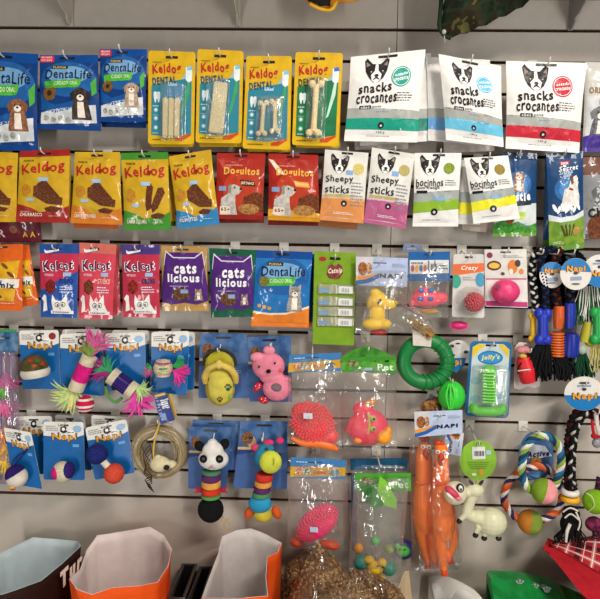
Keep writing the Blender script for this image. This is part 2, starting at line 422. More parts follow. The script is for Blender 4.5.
def dental_life(name, label, q, d, animal, base='#0b3a7c', cat=False, **k):
    s = Pack(name, label, 'dog treat bag' if not cat else 'cat treat bag', q, d, thick=.024, lean=.01, hole=(.47, .045), **k)
    s.body('film', base, bottom_col='#0a3f86' if not cat else '#e0782a', seal_col='#0d4894')
    s.poly('picture', ell(.5, .33, .47, .24, 26), 'film', '#1d5c9f', 1)
    s.poly('picture', ell(.5, .27, .36, .12, 22), 'film', '#6f9fca', 2)
    if not cat:
        s.poly('red_flash', rr(.01, .012, .25, .1, .02), 'print', '#c9203c', 3); s.text('MAIS SABOR', .03, .022, .22, .048, '#ffffff', bold=0); s.text('CROCANTE', .03, .06, .22, .086, '#ffffff', bold=0)
    s.poly('brand_plate', rr(.22, .15, .5, .195, .01), 'print', '#1d2230', 4); s.text('PURINA', .25, .158, .47, .188, '#e7c15a', bold=.01)
    s.text('DentaLife', .12, .2, .9, .325, '#101c3a', bold=.012, wave=.05)
    s.poly('green_strip', [(.1, .365), (.3, .35), (.74, .33), (.72, .41), (.68, .44), (.12, .46)], 'print', '#3f9f35', 4, '#58b83c', 60); s.text('CUIDADO ORAL', .28, .36, .68, .41, '#dff2c9', bold=.01, rot=.04)
    if not cat:
        s.circ('treat_picture', .2, .52, .12, 'food', '#8a6236', 4, '#6d4a26', 300); s.circ('treat_picture', .2, .52, .045, 'print', '#33291c', 5)
        s.poly('label_swoosh', [(.03, .5), (.1, .6), (.3, .68), (.6, .62), (.6, .72), (.3, .78), (.05, .74)], 'film', '#16579f', 2)
        s.poly('foil_window', [(.05, .78), (.3, .73), (.6, .7), (.95, .66), (.95, .9), (.05, .93)], 'film', '#c6ccd0', 2, '#dfe3e6', 40)
        for i in range(5): s.poly('foil_window', ell(.14+.12*i, .85+.02*(i % 2), .05, .04, 8), 'film', '#8a8c86', 3, '#b8bab4', 200)
        furry(s, .72, .57, .165, *animal, layer=4)
        s.poly('label_swoosh', [(.88, .38), (.97, .3), (.97, .5), (.9, .55)], 'print', '#4aa53e', 3)
    else:
        s.poly('orange_strip', [(0, .82), (.3, .84), (.6, .83), (1, .74), (1, .94), (0, .94)], 'film', '#e0802c', 3)
        s.poly('orange_strip', [(0, .79), (.3, .815), (.6, .805), (1, .71), (1, .74), (.6, .83), (.3, .845), (0, .82)], 'film', '#f0dcc0', 3)
        s.circ('treat_picture', .18, .4, .09, 'food', '#8a7a3c', 5, '#5d6a2c', 300); furry(s, .74, .55, .15, *animal, layer=4, cat=True, part='cat_picture')
        for i in range(3): s.circ('treat_picture', .12+.09*i, .72+.015*i, .035, 'food', '#c9a060', 4)
    s.done(); return s

def dental_pack(label, q, d, style, green=False):
    s = Pack('dental_chew_pack', label, 'dog chew pack', q, d, 'yellow dental chew packs on the top row', flat=True, hole=(.5, .065))
    s.card('#d4aa1c', 'print', corner=.06)
    main = '#2a8095' if not green else '#1f6b45'
    s.poly('panel_print', [(.07, .37), (.35, .33), (.93, .28), (.93, .88), (.5, .92), (.07, .9)], 'print', main, 1, '#347f98' if not green else '#1d7a50', 30)
    s.poly('panel_print', [(.93, .19), (.8, .22), (.7, .3), (.93, .3)], 'print', '#93b9c4', 1)
    s.text('Keldog', .09, .135, .7, .265, '#b3242c', bold=.03, wave=.06, rot=.05, part='brand_lettering'); s.text('PREMIUM', .1, .115, .28, .13, '#4a3a20', bold=0)
    s.text('DENTAL', .09, .275, .6, .355, '#14506e' if not green else '#0f4a33', bold=.035, rot=.09)
    s.poly('tooth_icon', [(.12, .44), (.16, .43), (.19, .445), (.22, .43), (.26, .44), (.26, .49), (.235, .55), (.215, .55), (.2, .51), (.18, .51), (.165, .55), (.145, .55), (.12, .49)], 'print', '#dfe8ea', 3)
    for i, v in enumerate((.63, .72, .82)):
        s.circ('round_icon', .17, v, .05, 'print', '#7fb0bf' if not green else '#79a98c', 3); s.circ('round_icon', .17, v, .03, 'print', '#cfe0e4', 4)
    s.lines(.1, .575, .27, .6, 1, '#cfe0e4'); s.lines(.1, .68, .27, .69, 1, '#cfe0e4'); s.lines(.1, .87, .27, .89, 1, '#cfe0e4')
    # toothbrush print
    s.poly('brush_print', [(.8, .17), (.88, .16), (.94, .2), (.93, .31), (.86, .33), (.8, .3)], 'print', '#dfe9ec', 3); s.poly('brush_print', [(.84, .33), (.9, .32), (.88, .45), (.75, .68), (.7, .7), (.8, .45)], 'print', '#3f9f5f' if not green else '#bfe0c9', 3)
    s.poly('brush_print', [(.83, .16), (.92, .15), (.95, .19), (.83, .2)], 'print', '#7fc3dc' if not green else '#3f6fd0', 4)
    s.poly('bottom_print', [(.6, .93), (.93, .88), (.93, .9), (.75, .96), (.6, .96)], 'print', '#c9471f', 3); s.lines(.1, .935, .5, .965, 1, '#6a5a20')
    s.poly('weight_patch', rr(.42, .33, .62, .37, .01), 'print', '#a8c8e0', 4)
    ch = lambda: mat('food', '#e6d2a8', '#d8c094', 260)
    def bar(u0, v0, u1, v1, w, nm='chew_stick', th=.010):
        a, b = s.bil(u0, v0), s.bil(u1, v1); m = bmesh.new(); dr = (b-a); L = dr.length; ang = math.atan2(dr.x, -dr.z)
        bx(m, (-w/2, -th/2, -L/2), (w/2, th/2, L/2), bev=.0022); bmesh.ops.subdivide_edges(m, edges=m.edges, cuts=1)
        for v in m.verts: v.co += Vector((noise.noise(v.co*90+a*9), noise.noise(v.co*80), 0))*.0006
        bmesh.ops.rotate(m, verts=m.verts, matrix=Matrix.Rotation(-ang, 3, 'Y')); bmesh.ops.translate(m, verts=m.verts, vec=(a+b)/2+Vector((0, -th/2-.002, 0)))
        obj(nm, m, ch(), s.root)
    def bone(u0, v0, u1, v1, r, th=1):
        a, b = s.bil(u0, v0), s.bil(u1, v1); o = Vector((0, -r*1.5-.002, 0)); a += o; b += o; x = Vector((1, 0, 0)); dz = (b-a).normalized()
        def mk(m):
            tube(m, [a, a.lerp(b, .5), b], [r, r*.86, r], 12)
            for p, sg in ((a, -1), (b, 1)):
                for sd in (-1, 1): ball(m, p+x*sd*r*1.25+dz*sg*r*.3, (r*1.15, r, r*1.15), seg=12)
        bm = blob(mk, .0012, 3)
        for v in bm.verts: v.co += Vector((0, -1, 0))*.0005*noise.noise(v.co*160)
        obj('knotted_bone', bm, ch(), s.root)
    if style == 'sticks':
        s.poly('upper_label', rr(.4, .36, .74, .49, .02), 'print', '#2f7fae', 3)
        for i in range(3): bar(.39+.125*i, .505, .385+.125*i, .925, .0125)
        win = (.3, .36, .78, .94)
    elif style == 'slab': bar(.54, .35, .44, .9, .034, 'chew_slab', .008); win = (.24, .32, .68, .93)
    elif style == 'two': bone(.42, .52, .4, .83, .0058); bone(.66, .5, .68, .8, .0058); win = (.28, .44, .82, .9)
    else: bone(.47, .36, .45, .86, .0078); win = (.3, .28, .66, .93)
    u0, v0, u1, v1 = win; m = bmesh.new()
    def ring(e, y): return [m.verts.new(s.bil(u, v)+Vector((0, -y, 0))) for u, v in rr(u0-e, v0-e*s.asp, u1+e, v1+e*s.asp, .05, .03)]
    rs = [ring(.035, .0012), ring(.02, .002), ring(.005, .016), ring(-.02, .0175)]
    for a, b in zip(rs, rs[1:]):
        for i in range(len(a)): m.faces.new((a[i], a[(i+1) % len(a)], b[(i+1) % len(a)], b[i]))
    m.faces.new(rs[-1]); obj('clear_blister', m, clear('#eef4f4', .12, .06, 'clear_blister'), s.root)
    s.done(); return s

def snack(label, q, d, col, word2='crocantes', seal='#189a8c', grp='white crunchy snack bags on the top row', deep=.03, **k):
    s = Pack('snack_bag', label, 'dog snack bag', q, d, grp, thick=deep, lean=.012, seals=(.07, .93), hole=(.5, .035), **k)
    s.body('satin', '#e9e7e4')
    s.poly('gray_band', band(.61, .66, .73, .75), 'satin', '#a7aaa5', 1); s.poly('color_band', band(.73, .75, .86, .88), 'satin', col, 1)
    puppy(s, .36, .225, .155)
    s.text('snacks', .13, .335, .58, .45, '#121212', bold=.028, rot=.03, wave=.06, part='brand_lettering'); s.text(word2, .11, .46, .66, .57, '#121212', bold=.028, wave=.07, part='brand_lettering')
    s.poly('flavor_tag', rr(.16, .595, .32, .635, .01), 'print', '#151515', 4); s.text('cães', .18, .6, .3, .63, '#eeeeee', bold=.01, layer=6); s.text('porte', .34, .6, .46, .63, '#222222', bold=.01)
    s.circ('round_seal', .7, .28, .135, 'print', seal, 3); s.circ('round_seal', .7, .28, .12, 'print', '#ffffff', 4); s.circ('round_seal', .7, .28, .112, 'print', seal, 5)
    s.text('assado', .61, .235, .79, .27, '#ffffff', layer=6, bold=.02, rot=.15, shear=.3); s.text('crocante', .6, .285, .8, .325, '#ffffff', layer=6, bold=.02, rot=.15, shear=.3)
    s.lines(.66, .45, .88, .56, 4, '#55585a'); s.circ('badge', .48, .82, .042, 'print', '#1b1b1b', 4); s.circ('badge', .48, .825, .016, 'print', '#d8d8d8', 5)
    s.text('150 g', .43, .885, .54, .91, '#3c3c3c', bold=.01); s.lines(.3, .93, .7, .945, 1, '#77797a'); s.lines(.4, .66, .6, .68, 1, '#6f93c8')
    s.done(); return s
def small_snack(label, q, d, col, w1, w2, seal, style='stick', name='stick_snack_pouch'):
    s = Pack(name, label, 'dog snack pouch', q, d, 'white snack pouches on the second row', thick=.018, lean=.006, seals=(.07, .95), hole=(.52, .03))
    s.body('satin', '#d8d6d1' if style == 'stick' else '#e3e3e0', bottom_col=col if style == 'stick' else None)
    if style == 'stick':
        s.poly('color_band', band(.68, .68, .95, .95, -.01), 'satin', col, 1); s.poly('fade_band', band(.645, .645, .69, .69, -.01), 'satin', '#cdb9a0' if 'e' in col else '#cdbfc4', 1)
        puppy(s, .36, .22, .2); s.circ('round_seal', .8, .24, .13, 'print', seal, 3, '#b7a76a', 400)
        s.text(w1, .06, .35, .7, .47, '#101010', bold=.015, rot=.04, wave=.06, part='brand_lettering'); s.text(w2, .06, .49, .62, .6, '#101010', bold=.015, wave=.05, part='brand_lettering')
        s.poly('gold_line', band(.62, .61, .66, .65, u0=.06, u1=.72), 'print', '#b9a56a', 2); s.poly('blue_tag', rr(.52, .27, .68, .33, .01), 'print', '#7fa6d6', 4)
        s.lines(.66, .42, .94, .78, 8, '#80838a'); s.circ('badge', .52, .74, .07, 'print', '#191919', 4); s.circ('badge', .52, .745, .028, 'print', '#cfcfcf', 5); s.lines(.3, .86, .75, .9, 2, '#ffffff')
    else:
        s.poly('gray_band', band(.54, .5, .67, .62), 'satin', '#9aa2a0', 1); s.poly('color_band', band(.67, .62, .82, .76), 'satin', col, 1)
        puppy(s, .33, .2, .2); s.circ('round_seal', .74, .21, .12, 'print', seal, 3, '#7a6a2a', 400)
        s.text(w1, .04, .35, .62, .46, '#101010', bold=.015, wave=.07, part='brand_lettering'); s.text(w2, .04, .455, .55, .5, '#151515', bold=.02, part='brand_lettering')
        s.poly('flavor_tag', rr(.05, .51, .28, .55, .01), 'print', '#151515', 4); s.poly('blue_tag', rr(.42, .6, .68, .65, .01), 'print', '#7fa6d6', 4)
        s.lines(.66, .36, .92, .45, 3, '#6b6e70'); s.circ('badge', .45, .8, .075, 'print', '#1b1b1b', 4); s.circ('badge', .45, .805, .03, 'print', '#d8d8d8', 5); s.lines(.2, .9, .7, .92, 1, '#77797a')
    s.done(); return s

def keldog(label, q, d, col, flavor, treat='slabs', lean=.006):
    s = Pack('dog_treat_pouch', label, 'dog treat pouch', q, d, 'yellow dog treat pouches on the second row', thick=.02, lean=lean, seals=(.09, .93), hole=(.5, .05), seed=q[0])
    s.body('film', '#cba222', seal_col=col if col in ('#9c2420', '#3e8a2c') else '#cba222', bottom_col=col)
    s.text('PREMIUM', .1, .13, .3, .155, '#5a4a20', bold=.01); s.text('Keldog', .07, .17, .92, .35, '#b21f26', bold=.02, wave=.05, rot=.07, part='brand_lettering')
    s.poly('brand_lettering', [(.55, .25), (.575, .235), (.6, .245), (.625, .23), (.65, .25), (.64, .28), (.605, .305), (.57, .285)], 'print', '#8a2418', 6)
    s.poly('color_band', [(0, .74), (.12, .76), (.3, .8), (.45, .86), (.6, .84), (.75, .77), (.9, .8), (1, .76), (1, .935), (0, .935)], 'film', col, 1)
    cc, c2 = '#6a3a24', '#532a1a'
    if treat == 'slabs':
        s.poly('treat_picture', [(.4, .47), (.55, .4), (.82, .62), (.9, .72), (.72, .7), (.5, .6)], 'food', cc, 4, c2, 300); s.poly('treat_picture', [(.34, .5), (.44, .47), (.62, .6), (.9, .66), (.88, .76), (.6, .74), (.34, .63)], 'food', '#74452b', 5, c2, 300)
        s.poly('treat_picture', [(.55, .8), (.68, .77), (.85, .8), (.78, .85), (.58, .84)], 'food', cc, 4, c2, 300)
    else:
        s.poly('treat_picture', [(.5, .68), (.55, .42), (.63, .4), (.68, .45), (.62, .72), (.52, .76)], 'food', cc, 4, c2, 300); s.poly('treat_picture', [(.62, .7), (.78, .46), (.88, .45), (.92, .52), (.76, .72), (.64, .78)], 'food', '#74452b', 5, c2, 300)
        s.poly('treat_picture', ell(.74, .82, .15, .035, 12), 'food', cc, 4, c2, 300)
    s.poly('blue_tag', rr(.42, .38, .62, .43, .01), 'print', '#9bbad8', 5); s.poly('blue_tag', rr(.2, .66, .36, .7, .01), 'print', '#9bbad8', 4)
    s.poly('leaf_print', [(.08, .5), (.16, .46), (.28, .5), (.3, .58), (.2, .64), (.1, .62)], 'print', '#c4742a', 3, '#b9952a', 200)
    s.lines(.08, .84, .3, .855, 1, '#f4e9d8'); s.text(flavor, .07, .865, .5, .915, '#f4e9d8', bold=.02); s.lines(.62, .9, .9, .915, 1, '#f0d9b0')
    s.done(); return s

def doguitos(label, q, d, gold=False):
    s = Pack('meaty_strip_pouch', label, 'dog treat pouch', q, d, 'red dog treat pouches on the second row', thick=.02, lean=.005, seals=(.08, .93), hole=(.5, .04))
    s.body('film', '#a3261c', bottom_col='#8a1f14' if not gold else '#c98a1e')
    s.circ('picture', .55, .55, .4, 'film', '#b63a20', 1)
    s.lines(.2, .17, .62, .195, 1, '#d8b0a0'); s.text('Doguitos', .16, .21, .9, .36, '#e3b04a', bold=.03, wave=.04, rot=-.02, part='brand_lettering')
    s.poly('flavor_tag', [(.5, .4), (.8, .42), (.84, .5), (.55, .49)], 'print', '#3c241c' if not gold else '#e39a2c', 4); s.text('BIFINHO', .54, .43, .8, .475, '#f3dcb0', bold=.02, layer=6, rot=-.05)
    s.poly('dog_picture', [(.1, .93), (.12, .68), (.25, .62), (.3, .5), (.38, .47), (.5, .5), (.55, .56), (.48, .62), (.42, .64), (.42, .75), (.46, .93)], 'print', '#c9c5bd', 4, '#b0aaa2', 100)
    s.poly('dog_picture', [(.26, .5), (.33, .46), (.33, .6), (.27, .62)], 'print', '#8c8780', 5); s.circ('dog_picture', .53, .54, .025, 'print', '#201a1a', 6); s.circ('dog_picture', .4, .52, .018, 'print', '#201a1a', 6)
    s.poly('treat_picture', [(.6, .66), (.85, .58), (1, .62), (1, .88), (.78, .84), (.58, .78)], 'food', '#5d2c1a', 4, '#7a4426', 200); s.poly('treat_picture', ell(.7, .84, .22, .08, 16), 'food', '#b98a54', 5, '#9a6a3a', 200)
    if gold: s.poly('gold_band', band(.83, .86, .94, .94), 'film', '#d99a2a', 3)
    s.poly('weight_plate', rr(.1, .8, .32, .92, .02), 'print', '#e6d6c0', 5); s.text('65g', .12, .82, .3, .89, '#6a2a1c', bold=.03, layer=6); s.poly('blue_tag', rr(.06, .5, .22, .57, .01), 'print', '#7d9cc8', 4)
    s.poly('corner_print', [(.0, .08), (.1, .1), (.35, .32), (.2, .3)], 'print', '#e9dccd' if gold else '#b9483a', 2)
    s.done(); return s

def kelcat(label, q, d, top, col, low, extra=0):
    s = Pack('cat_stick_pouch', label, 'cat treat pouch', q, d, 'slim cat treat pouches on the third row', thick=.014, lean=.004, seals=(.13, .95), hole=(.42, .07))
    s.body('film', col, seal_col=top, bottom_col=low)
    s.poly('check_print', [(.12, .07), (.18, .09), (.45, .075), (.5, .06), (.5, .09), (.2, .125), (.14, .12)], 'print', '#e9e9ec', 4)
    if low != col: s.poly('lower_print', [(0, .62), (.2, .6), (.45, .5), (.8, .42), (1, .36), (1, .96), (0, .96)], 'film', low, 1)
    s.text('Kelcat', .08, .215, .9, .36, '#f2e6ee', bold=.055, wave=.06, rot=.04, part='brand_outline', layer=4); s.text('Kelcat', .1, .22, .88, .35, '#14173c', bold=.01, wave=.06, rot=.04, part='brand_lettering', layer=6)
    s.poly('blue_tag', rr(.64, .38, .84, .43, .01), 'print', '#9bb6e0', 4); s.text('PETISCO', .14, .4, .38, .43, '#f4dfe6', bold=.02)
    s.poly('treat_picture', [(.16, .53), (.3, .47), (.42, .52), (.44, .62), (.3, .68), (.16, .63)], 'food', ('#8c2a24', '#7a4a2c', '#a0342c')[extra], 4, '#5d1c18', 200)
    s.text(('DUO', 'STICKS', 'CREME')[extra], .55, .46, .9, .53, '#152a6a' if extra != 1 else '#f0b8a8', bold=.04)
    s.lines(.55, .56, .88, .66, 3, '#dfe6f6')
    # cat line drawing
    L = lambda pts, c='#eceae6', l=4: s.poly('cat_drawing', pts, 'print', c, l)
    L([(.36, .92), (.33, .8), (.35, .68), (.45, .765), (.6, .765), (.74, .67), (.76, .8), (.86, .9), (.84, .92)]); L([(.04, .74), (.12, .68), (.18, .7), (.2, .9), (.08, .92), (.1, .78)])
    L(ell(.48, .82, .065, .036, 12), '#2a2528', 6); L(ell(.64, .815, .065, .036, 12), '#2a2528', 6); L(ell(.48, .82, .052, .027, 10), '#eceae6', 7); L(ell(.64, .815, .052, .027, 10), '#eceae6', 7); L(ell(.495, .825, .024, .016, 8), '#2a2528', 8); L(ell(.625, .82, .024, .016, 8), '#2a2528', 8); L(ell(.56, .868, .02, .01, 8), '#2a2528', 6)
    s.poly('info_strip', rr(.3, .9, .92, .945, .01), 'print', '#e9e6e6', 5); s.lines(.34, .905, .9, .94, 1, '#333355', layer=6)
    s.done(); return s

def catlicious(label, q, d, back):
    s = Pack('cat_treat_pouch', label, 'cat treat pouch', q, d, 'purple cat treat pouches on the third row', thick=.02, lean=.004, seals=(.1, .92), hole=(.47, .055))
    s.body('film', '#4c2372', seal_col=back, bottom_col=back)
    ear = lambda a, b, c: [(a, .3), (b, .075), (b+.015, .075), (c, .17)]
    s.poly('cat_outline', [(.05, .3), (.1, .07), (.27, .17), (.73, .17), (.9, .07), (.96, .3), (.945, .3), (.89, .1), (.74, .185), (.26, .185), (.11, .1), (.065, .3)], 'print', '#d8cfe0', 3)
    s.poly('side_print', [(0, .1), (.09, .1), (.05, .35), (0, .6)], 'film', back, 1); s.poly('side_print', [(1, .1), (.91, .1), (.95, .35), (1, .6)], 'film', back, 1)
    s.poly('bottom_print', [(0, .86), (.2, .9), (.5, .87), (.75, .9), (1, .84), (1, .93), (0, .93)], 'film', back, 2)
    s.lines(.38, .19, .58, .205, 1, '#b9a8cc'); s.text('cats', .28, .27, .78, .42, '#ecebf0', bold=.04, part='brand_lettering', wave=.03); s.text('licious', .14, .42, .84, .55, '#ecebf0', bold=.04, part='brand_lettering')
    s.lines(.18, .59, .7, .63, 1, '#a792bd')
    s.poly('treat_picture', [(.24, .68), (.45, .62), (.6, .68), (.62, .78), (.4, .84), (.25, .78)], 'food', '#7a5436', 3, '#4c3220', 200); s.poly('blue_tag', rr(.42, .66, .58, .72, .01), 'print', '#8aa2cf', 5)
    furry(s, .8, .72, .1, '#a58c80', '#6d5850', layer=3, cat=True, part='cat_picture', tall=1.1)
    s.done(); return s

def napi_card(label, q, d, name='toy_card', red=False, hole=(.5, .06), group='blue cat toy cards', hd=None):
    s = Pack(name, label, 'cat toy', q, d, group, flat=True, hole=hole, hookd=hd)
    s.card('#e4e2dc', corner=.07)
    s.poly('blue_panel', [(0, .24), (.2, .25), (.45, .3), (.7, .29), (1, .22), (1, .97), (.97, 1), (.03, 1), (0, .97)], 'print', '#0a5ea2', 1)
    s.lines(.06, .06, .36, .16, 3, '#7a7a7a')
    s.poly('pet_drawing', [(.42, .1), (.5, .06), (.58, .09), (.56, .14), (.6, .17), (.5, .2), (.42, .17)], 'print', '#2a2a2e', 3); s.circ('pet_drawing', .5, .125, .04, 'print', '#f2f2f2', 4)
    s.poly('pet_drawing', [(.6, .15), (.75, .13), (.8, .2), (.66, .21)], 'print', '#f2f2f2', 3); s.lines(.6, .16, .8, .2, 1, '#3a3a3a')
    if red: s.circ('round_seal', .84, .1, .09, 'print', '#8c2a1e', 3)
    else: s.poly('round_seal', ell(.84, .12, .11, .06, 14), 'print', '#8fb6d8', 3)
    s.text('Napi', .2, .185, .84, .355, '#2c2c30', bold=.04, layer=4, part='brand_outline', wave=.04); s.text('Napi', .22, .2, .82, .34, '#e39c1d', bold=.015, layer=6, part='brand_lettering', wave=.04)
    s.poly('code_strip', rr(.72, .38, .88, .43, .01), 'print', '#5f9fd0', 3)
    return s

def header(label, q, d, name, cat, col, group=None, hole=(.5, .12), hd=None):
    s = Pack(name, label, cat, q, d, group, flat=True, hole=hole, hookd=hd)
    s.card(col, 'print', part='header_card', pts=[(0, 0), (1, 0), (1, 1), (0, 1)]); return s
def film_bag(s, q, d, thick=.03, part='clear_bag', seed=3., body=.07, rough=.07, puff=None, d2=None):
    """transparent bag under a header card"""
    c = [at(q[0], q[1], d), at(q[2], q[3], d), at(q[4], q[5], d), at(q[6], q[7], d)]
    W = (c[1]-c[0]).length; H = (c[3]-c[0]).length
    bm = bmesh.new(); nu = max(8, int(W/.004)); nv = max(8, int(H/.004)); g = []
    for side in (-1, 1):
        rows = []
        for j in range(nv+1):
            r = []
            for i in range(nu+1):
                u, v = i/nu, j/nv; p = (c[0]*(1-u)+c[1]*u)*(1-v)+(c[3]*(1-u)+c[2]*u)*v
                f = math.sin(PI*min(1, v*1.02))**.6*(1-abs(2*u-1)**2.4) if 0 < v < 1 else 0
                e = min(1, 6*min(u, 1-u)+.02)*min(1, 6*min(v, 1-v)+.02)
                w = noise.noise(Vector((u*W*30+seed, v*H*12, seed*side)))*.006+noise.noise(Vector((u*W*70, v*H*55+seed, seed)))*.003
                r.append(bm.verts.new(p+Vector((0, side*(thick*.5*f*(1 if side < 0 else .8)+.0005)-w*e*(1 if side < 0 else .4), 0))))
            rows.append(r)
        g.append(rows)
    for k in (0, 1):
        for j in range(nv):
            for i in range(nu):
                q4 = (g[k][j][i], g[k][j+1][i], g[k][j+1][i+1], g[k][j][i+1]); bm.faces.new(q4 if k == 0 else q4[::-1])
    return obj(part, bm, clear('#f2f2f0', rough, body), s.root, smooth='keep')
# ================================================================ the setting
def build_wall():
    fm, edge = mat('paint', '#b9b1a8'), mat('wood', '#4e3020', '#38220f', 200)
    X0, X1 = -1.9, 1.9; seam = at(392, 200, 0).x
    b = bmesh.new()
    for k in range(len(SLOTS)-1):
        hi = SLOTS[k]-.0038; lo = SLOTS[k+1]+.0038
        for a, c in ((X0, seam-.0009), (seam+.0009, X1)):
            vs = bx(b, (a, 0, lo), (c, .006, hi), 0)
    # recess behind the slots, bare board
    bx(b, (X0, .012, SLOTS[-1]-.004), (X1, .018, SLOTS[0]), 1)
    for k in range(len(SLOTS)-1):
        bx(b, (X0, .0061, SLOTS[k+1]+.0085), (X1, .0119, SLOTS[k]-.0085), 1)
    bx(b, (X0, .0062, SLOTS[-1]-.0045), (X1, .0119, SLOTS[-1]-.0005), 1)
    struct('wall_back', b, [fm, edge])
    b = bmesh.new(); bx(b, (X0, .004, 0), (X1, .018, SLOTS[-1]-.006)); m = mat('paint', '#b5aca2', '#bcb3a8', 6); struct('wall_lower', b, m)
    b = bmesh.new(); bx(b, (X0, -2.6, -.05), (X1, .02, 0)); struct('floor', b, mat('paint', '#a79c90', '#9a9087', 8))
    b = bmesh.new(); bx(b, (X0, -2.7, 3.2), (X1, .02, 3.25)); struct('ceiling', b, mat('paint', '#d8d4cc'))
build_wall()

def bracket(px, label, w=4.5, shade='#c9c2b6', full=True):
    """pressed shelf bracket whose foot comes into the picture"""
    y1 = {70: 26, 238: 26, 571: 30}.get(px, 26)
    p = at(px, y1, .008); t = thing('shelf_bracket', label, 'shelf bracket', (p.x, 0, p.z), 'shelf brackets above the top row')
    M_ = mat('paint', shade); b = bmesh.new(); bx(b, (p.x-.006, -.006, p.z), (p.x+.006, -.0005, p.z+.108), bev=.001); obj('wall_plate', b, M_, t)
    b = bmesh.new(); out = [(-.006, .0), (-.02, .012), (-.03, .03), (-.028, .05), (-.05, .06), (-.08, .09), (-.10, .13), (-.15, .18), (-.25, .24), (-.25, .262), (-.006, .262)]; out = [(y, z*.42) for y, z in out]
    A = [b.verts.new((p.x-.0014, y, p.z+z)) for y, z in out]; B = [b.verts.new((p.x+.0014, y, p.z+z)) for y, z in out]
    b.faces.new(A); b.faces.new(B[::-1])
    for i in range(len(out)): j = (i+1) % len(out); b.faces.new((A[i], B[i], B[j], A[j]))
    obj('bracket_arm', b, M_, t)
    b = bmesh.new(); bx(b, (p.x-.014, -.25, p.z+.110), (p.x+.014, -.0005, p.z+.113)); obj('shelf_rest', b, M_, t)
    for z in (.02, .07):
        b = bmesh.new(); lathe(b, (p.x, -.0062, p.z+z), [(.0025, 0), (.0025, .001), (.001, .0016)], (0, -1, 0), 10); obj('screw', b, mat('metal', '#8a8a8a'), t)
bracket(70, 'pale shelf bracket with a scrolled arm, left above the blue dental treat bags')
bracket(238, 'pale shelf bracket above the second yellow dental chew pack')
bracket(571, 'grey shelf bracket at the far right above the white and red snack bag', shade='#8d8a86')
b = bmesh.new(); z = at(571, 30, .008).z+.135; bx(b, (-1.6, -.36, z), (1.6, -.003, z+.018), bev=.002); s_ = obj('shelf', b, mat('paint', '#cfc9bf')); tag(s_, 'long shelf board resting on the brackets above the picture', 'shelf')

# ================================================================ row one
DOG_T = ('#9a6848', '#7a4e34'); DOG_B = ('#4a3a32', '#2c2422'); DOG_C = ('#c2a992', '#a58a74')
dental_life('dental_treat_bag', 'large blue dental dog treat bag cut off by the left edge, brown dog on it', (-26, 51, 38, 54, 38, 151, -24, 150), .085, DOG_T, group='blue dental treat bags on the top row')
dental_life('dental_treat_bag', 'blue dental dog treat bag second from the left, dark dog head and red flash', (40, 55, 98, 55, 101, 131, 38, 129), .082, DOG_B, group='blue dental treat bags on the top row')
dental_life('dental_treat_bag', 'smaller blue dental dog treat bag right beside the yellow chew packs', (100, 49, 147, 49.5, 146, 122, 99, 122), .082, DOG_C, group='blue dental treat bags on the top row')
def plain_back(q, d, col, label, name='treat_pouch', cat='treat pouch', kind='film', group=None, bottom=None, thick=.014):
    s = Pack(name, label, cat, q, d, group, thick=thick, lean=.004, seals=(.08, .93)); s.body(kind, col, bottom_col=bottom or col); s.hole(.5, .045); return s
plain_back((102, 54, 147, 55, 146, 128, 102, 127), .055, '#0a3a78', 'dark blue bag hidden behind the smaller blue dental treat bag').done()
dental_pack('yellow dental chew pack with three sticks, leftmost of the four', (148.5, 50.5, 195.5, 52, 194, 144.5, 148, 144), .085, 'sticks')
dental_pack('yellow dental chew pack with one flat slanted chew slab', (197.5, 49, 243.5, 51, 241.5, 143.5, 195.5, 142.5), .085, 'slab')
dental_pack('yellow dental chew pack with two small knotted bones', (246.5, 56, 292, 56, 290, 150, 242.5, 148.5), .087, 'two')
dental_pack('yellow and green dental chew pack with one large knotted bone', (295.5, 52, 343, 53, 338.5, 146.5, 292, 145), .086, 'bone', True)
for x, dy in ((150, 0), (199, 0), (247, 5), (296, 1)):
    s = Pack('dental_chew_pack', 'yellow backing card of a chew pack hanging close behind ' + {150: 'the three stick pack', 199: 'the slanted slab pack', 247: 'the two bone pack', 296: 'the green panelled pack'}[x], 'dog chew pack', (x+1, 53+dy, x+45, 54+dy, x+44, 147+dy, x, 147+dy), .06, 'yellow dental chew packs on the top row', flat=True)
    s.card('#d4ad1e', 'print', corner=.06); s.poly('panel_print', rr(.1, .3, .9, .9, .03), 'print', '#2c7f95', 1); s.done()
snack('white crunchy snack bag with a teal band, dog head and teal seal', (351, 57, 425.5, 49.5, 417, 142.5, 344, 141), .095, '#189a83')
snack('white crunchy snack bag with a light blue band and blue seal', (438.5, 54, 501, 66, 503.5, 147, 446, 140), .10, '#6cbfe0', seal='#59b4df')
snack('white crunchy snack bag with a red band and red seal', (506, 61, 586.5, 63, 579, 153, 505.5, 148.5), .095, '#c52a3c', seal='#c52a3c')
def back_snack(q, d, col, label):
    s = Pack('snack_bag', label, 'dog snack bag', q, d, 'white crunchy snack bags on the top row', thick=.018, lean=.008, seals=(.07, .93)); s.body('satin', '#e2e0de')
    s.poly('gray_band', band(.61, .63, .72, .74), 'satin', '#a7aaa5', 1); s.poly('color_band', band(.72, .74, .86, .88), 'satin', col, 1); s.done()
back_snack((362, 60, 431, 53, 430, 141, 360, 146), .055, '#12806c', 'white snack bag with a dark teal band, half hidden behind the teal one')
back_snack((426, 57, 490, 60, 488, 146, 428, 140.5), .06, '#6aa5dd', 'white snack bag with a blue band peeping out left behind the light blue one')
s = plain_back((352, 80, 412, 80, 408, 149, 355, 150), .032, '#d9cfc8', 'pale bag bottom showing below the teal banded snack bag', 'snack_bag', 'dog snack bag', 'satin'); s.done()
s = plain_back((440, 80, 500, 84, 494, 151, 444, 153), .032, '#cfc4bb', 'pale bag bottom showing below the light blue banded snack bag', 'snack_bag', 'dog snack bag', 'satin'); s.done()
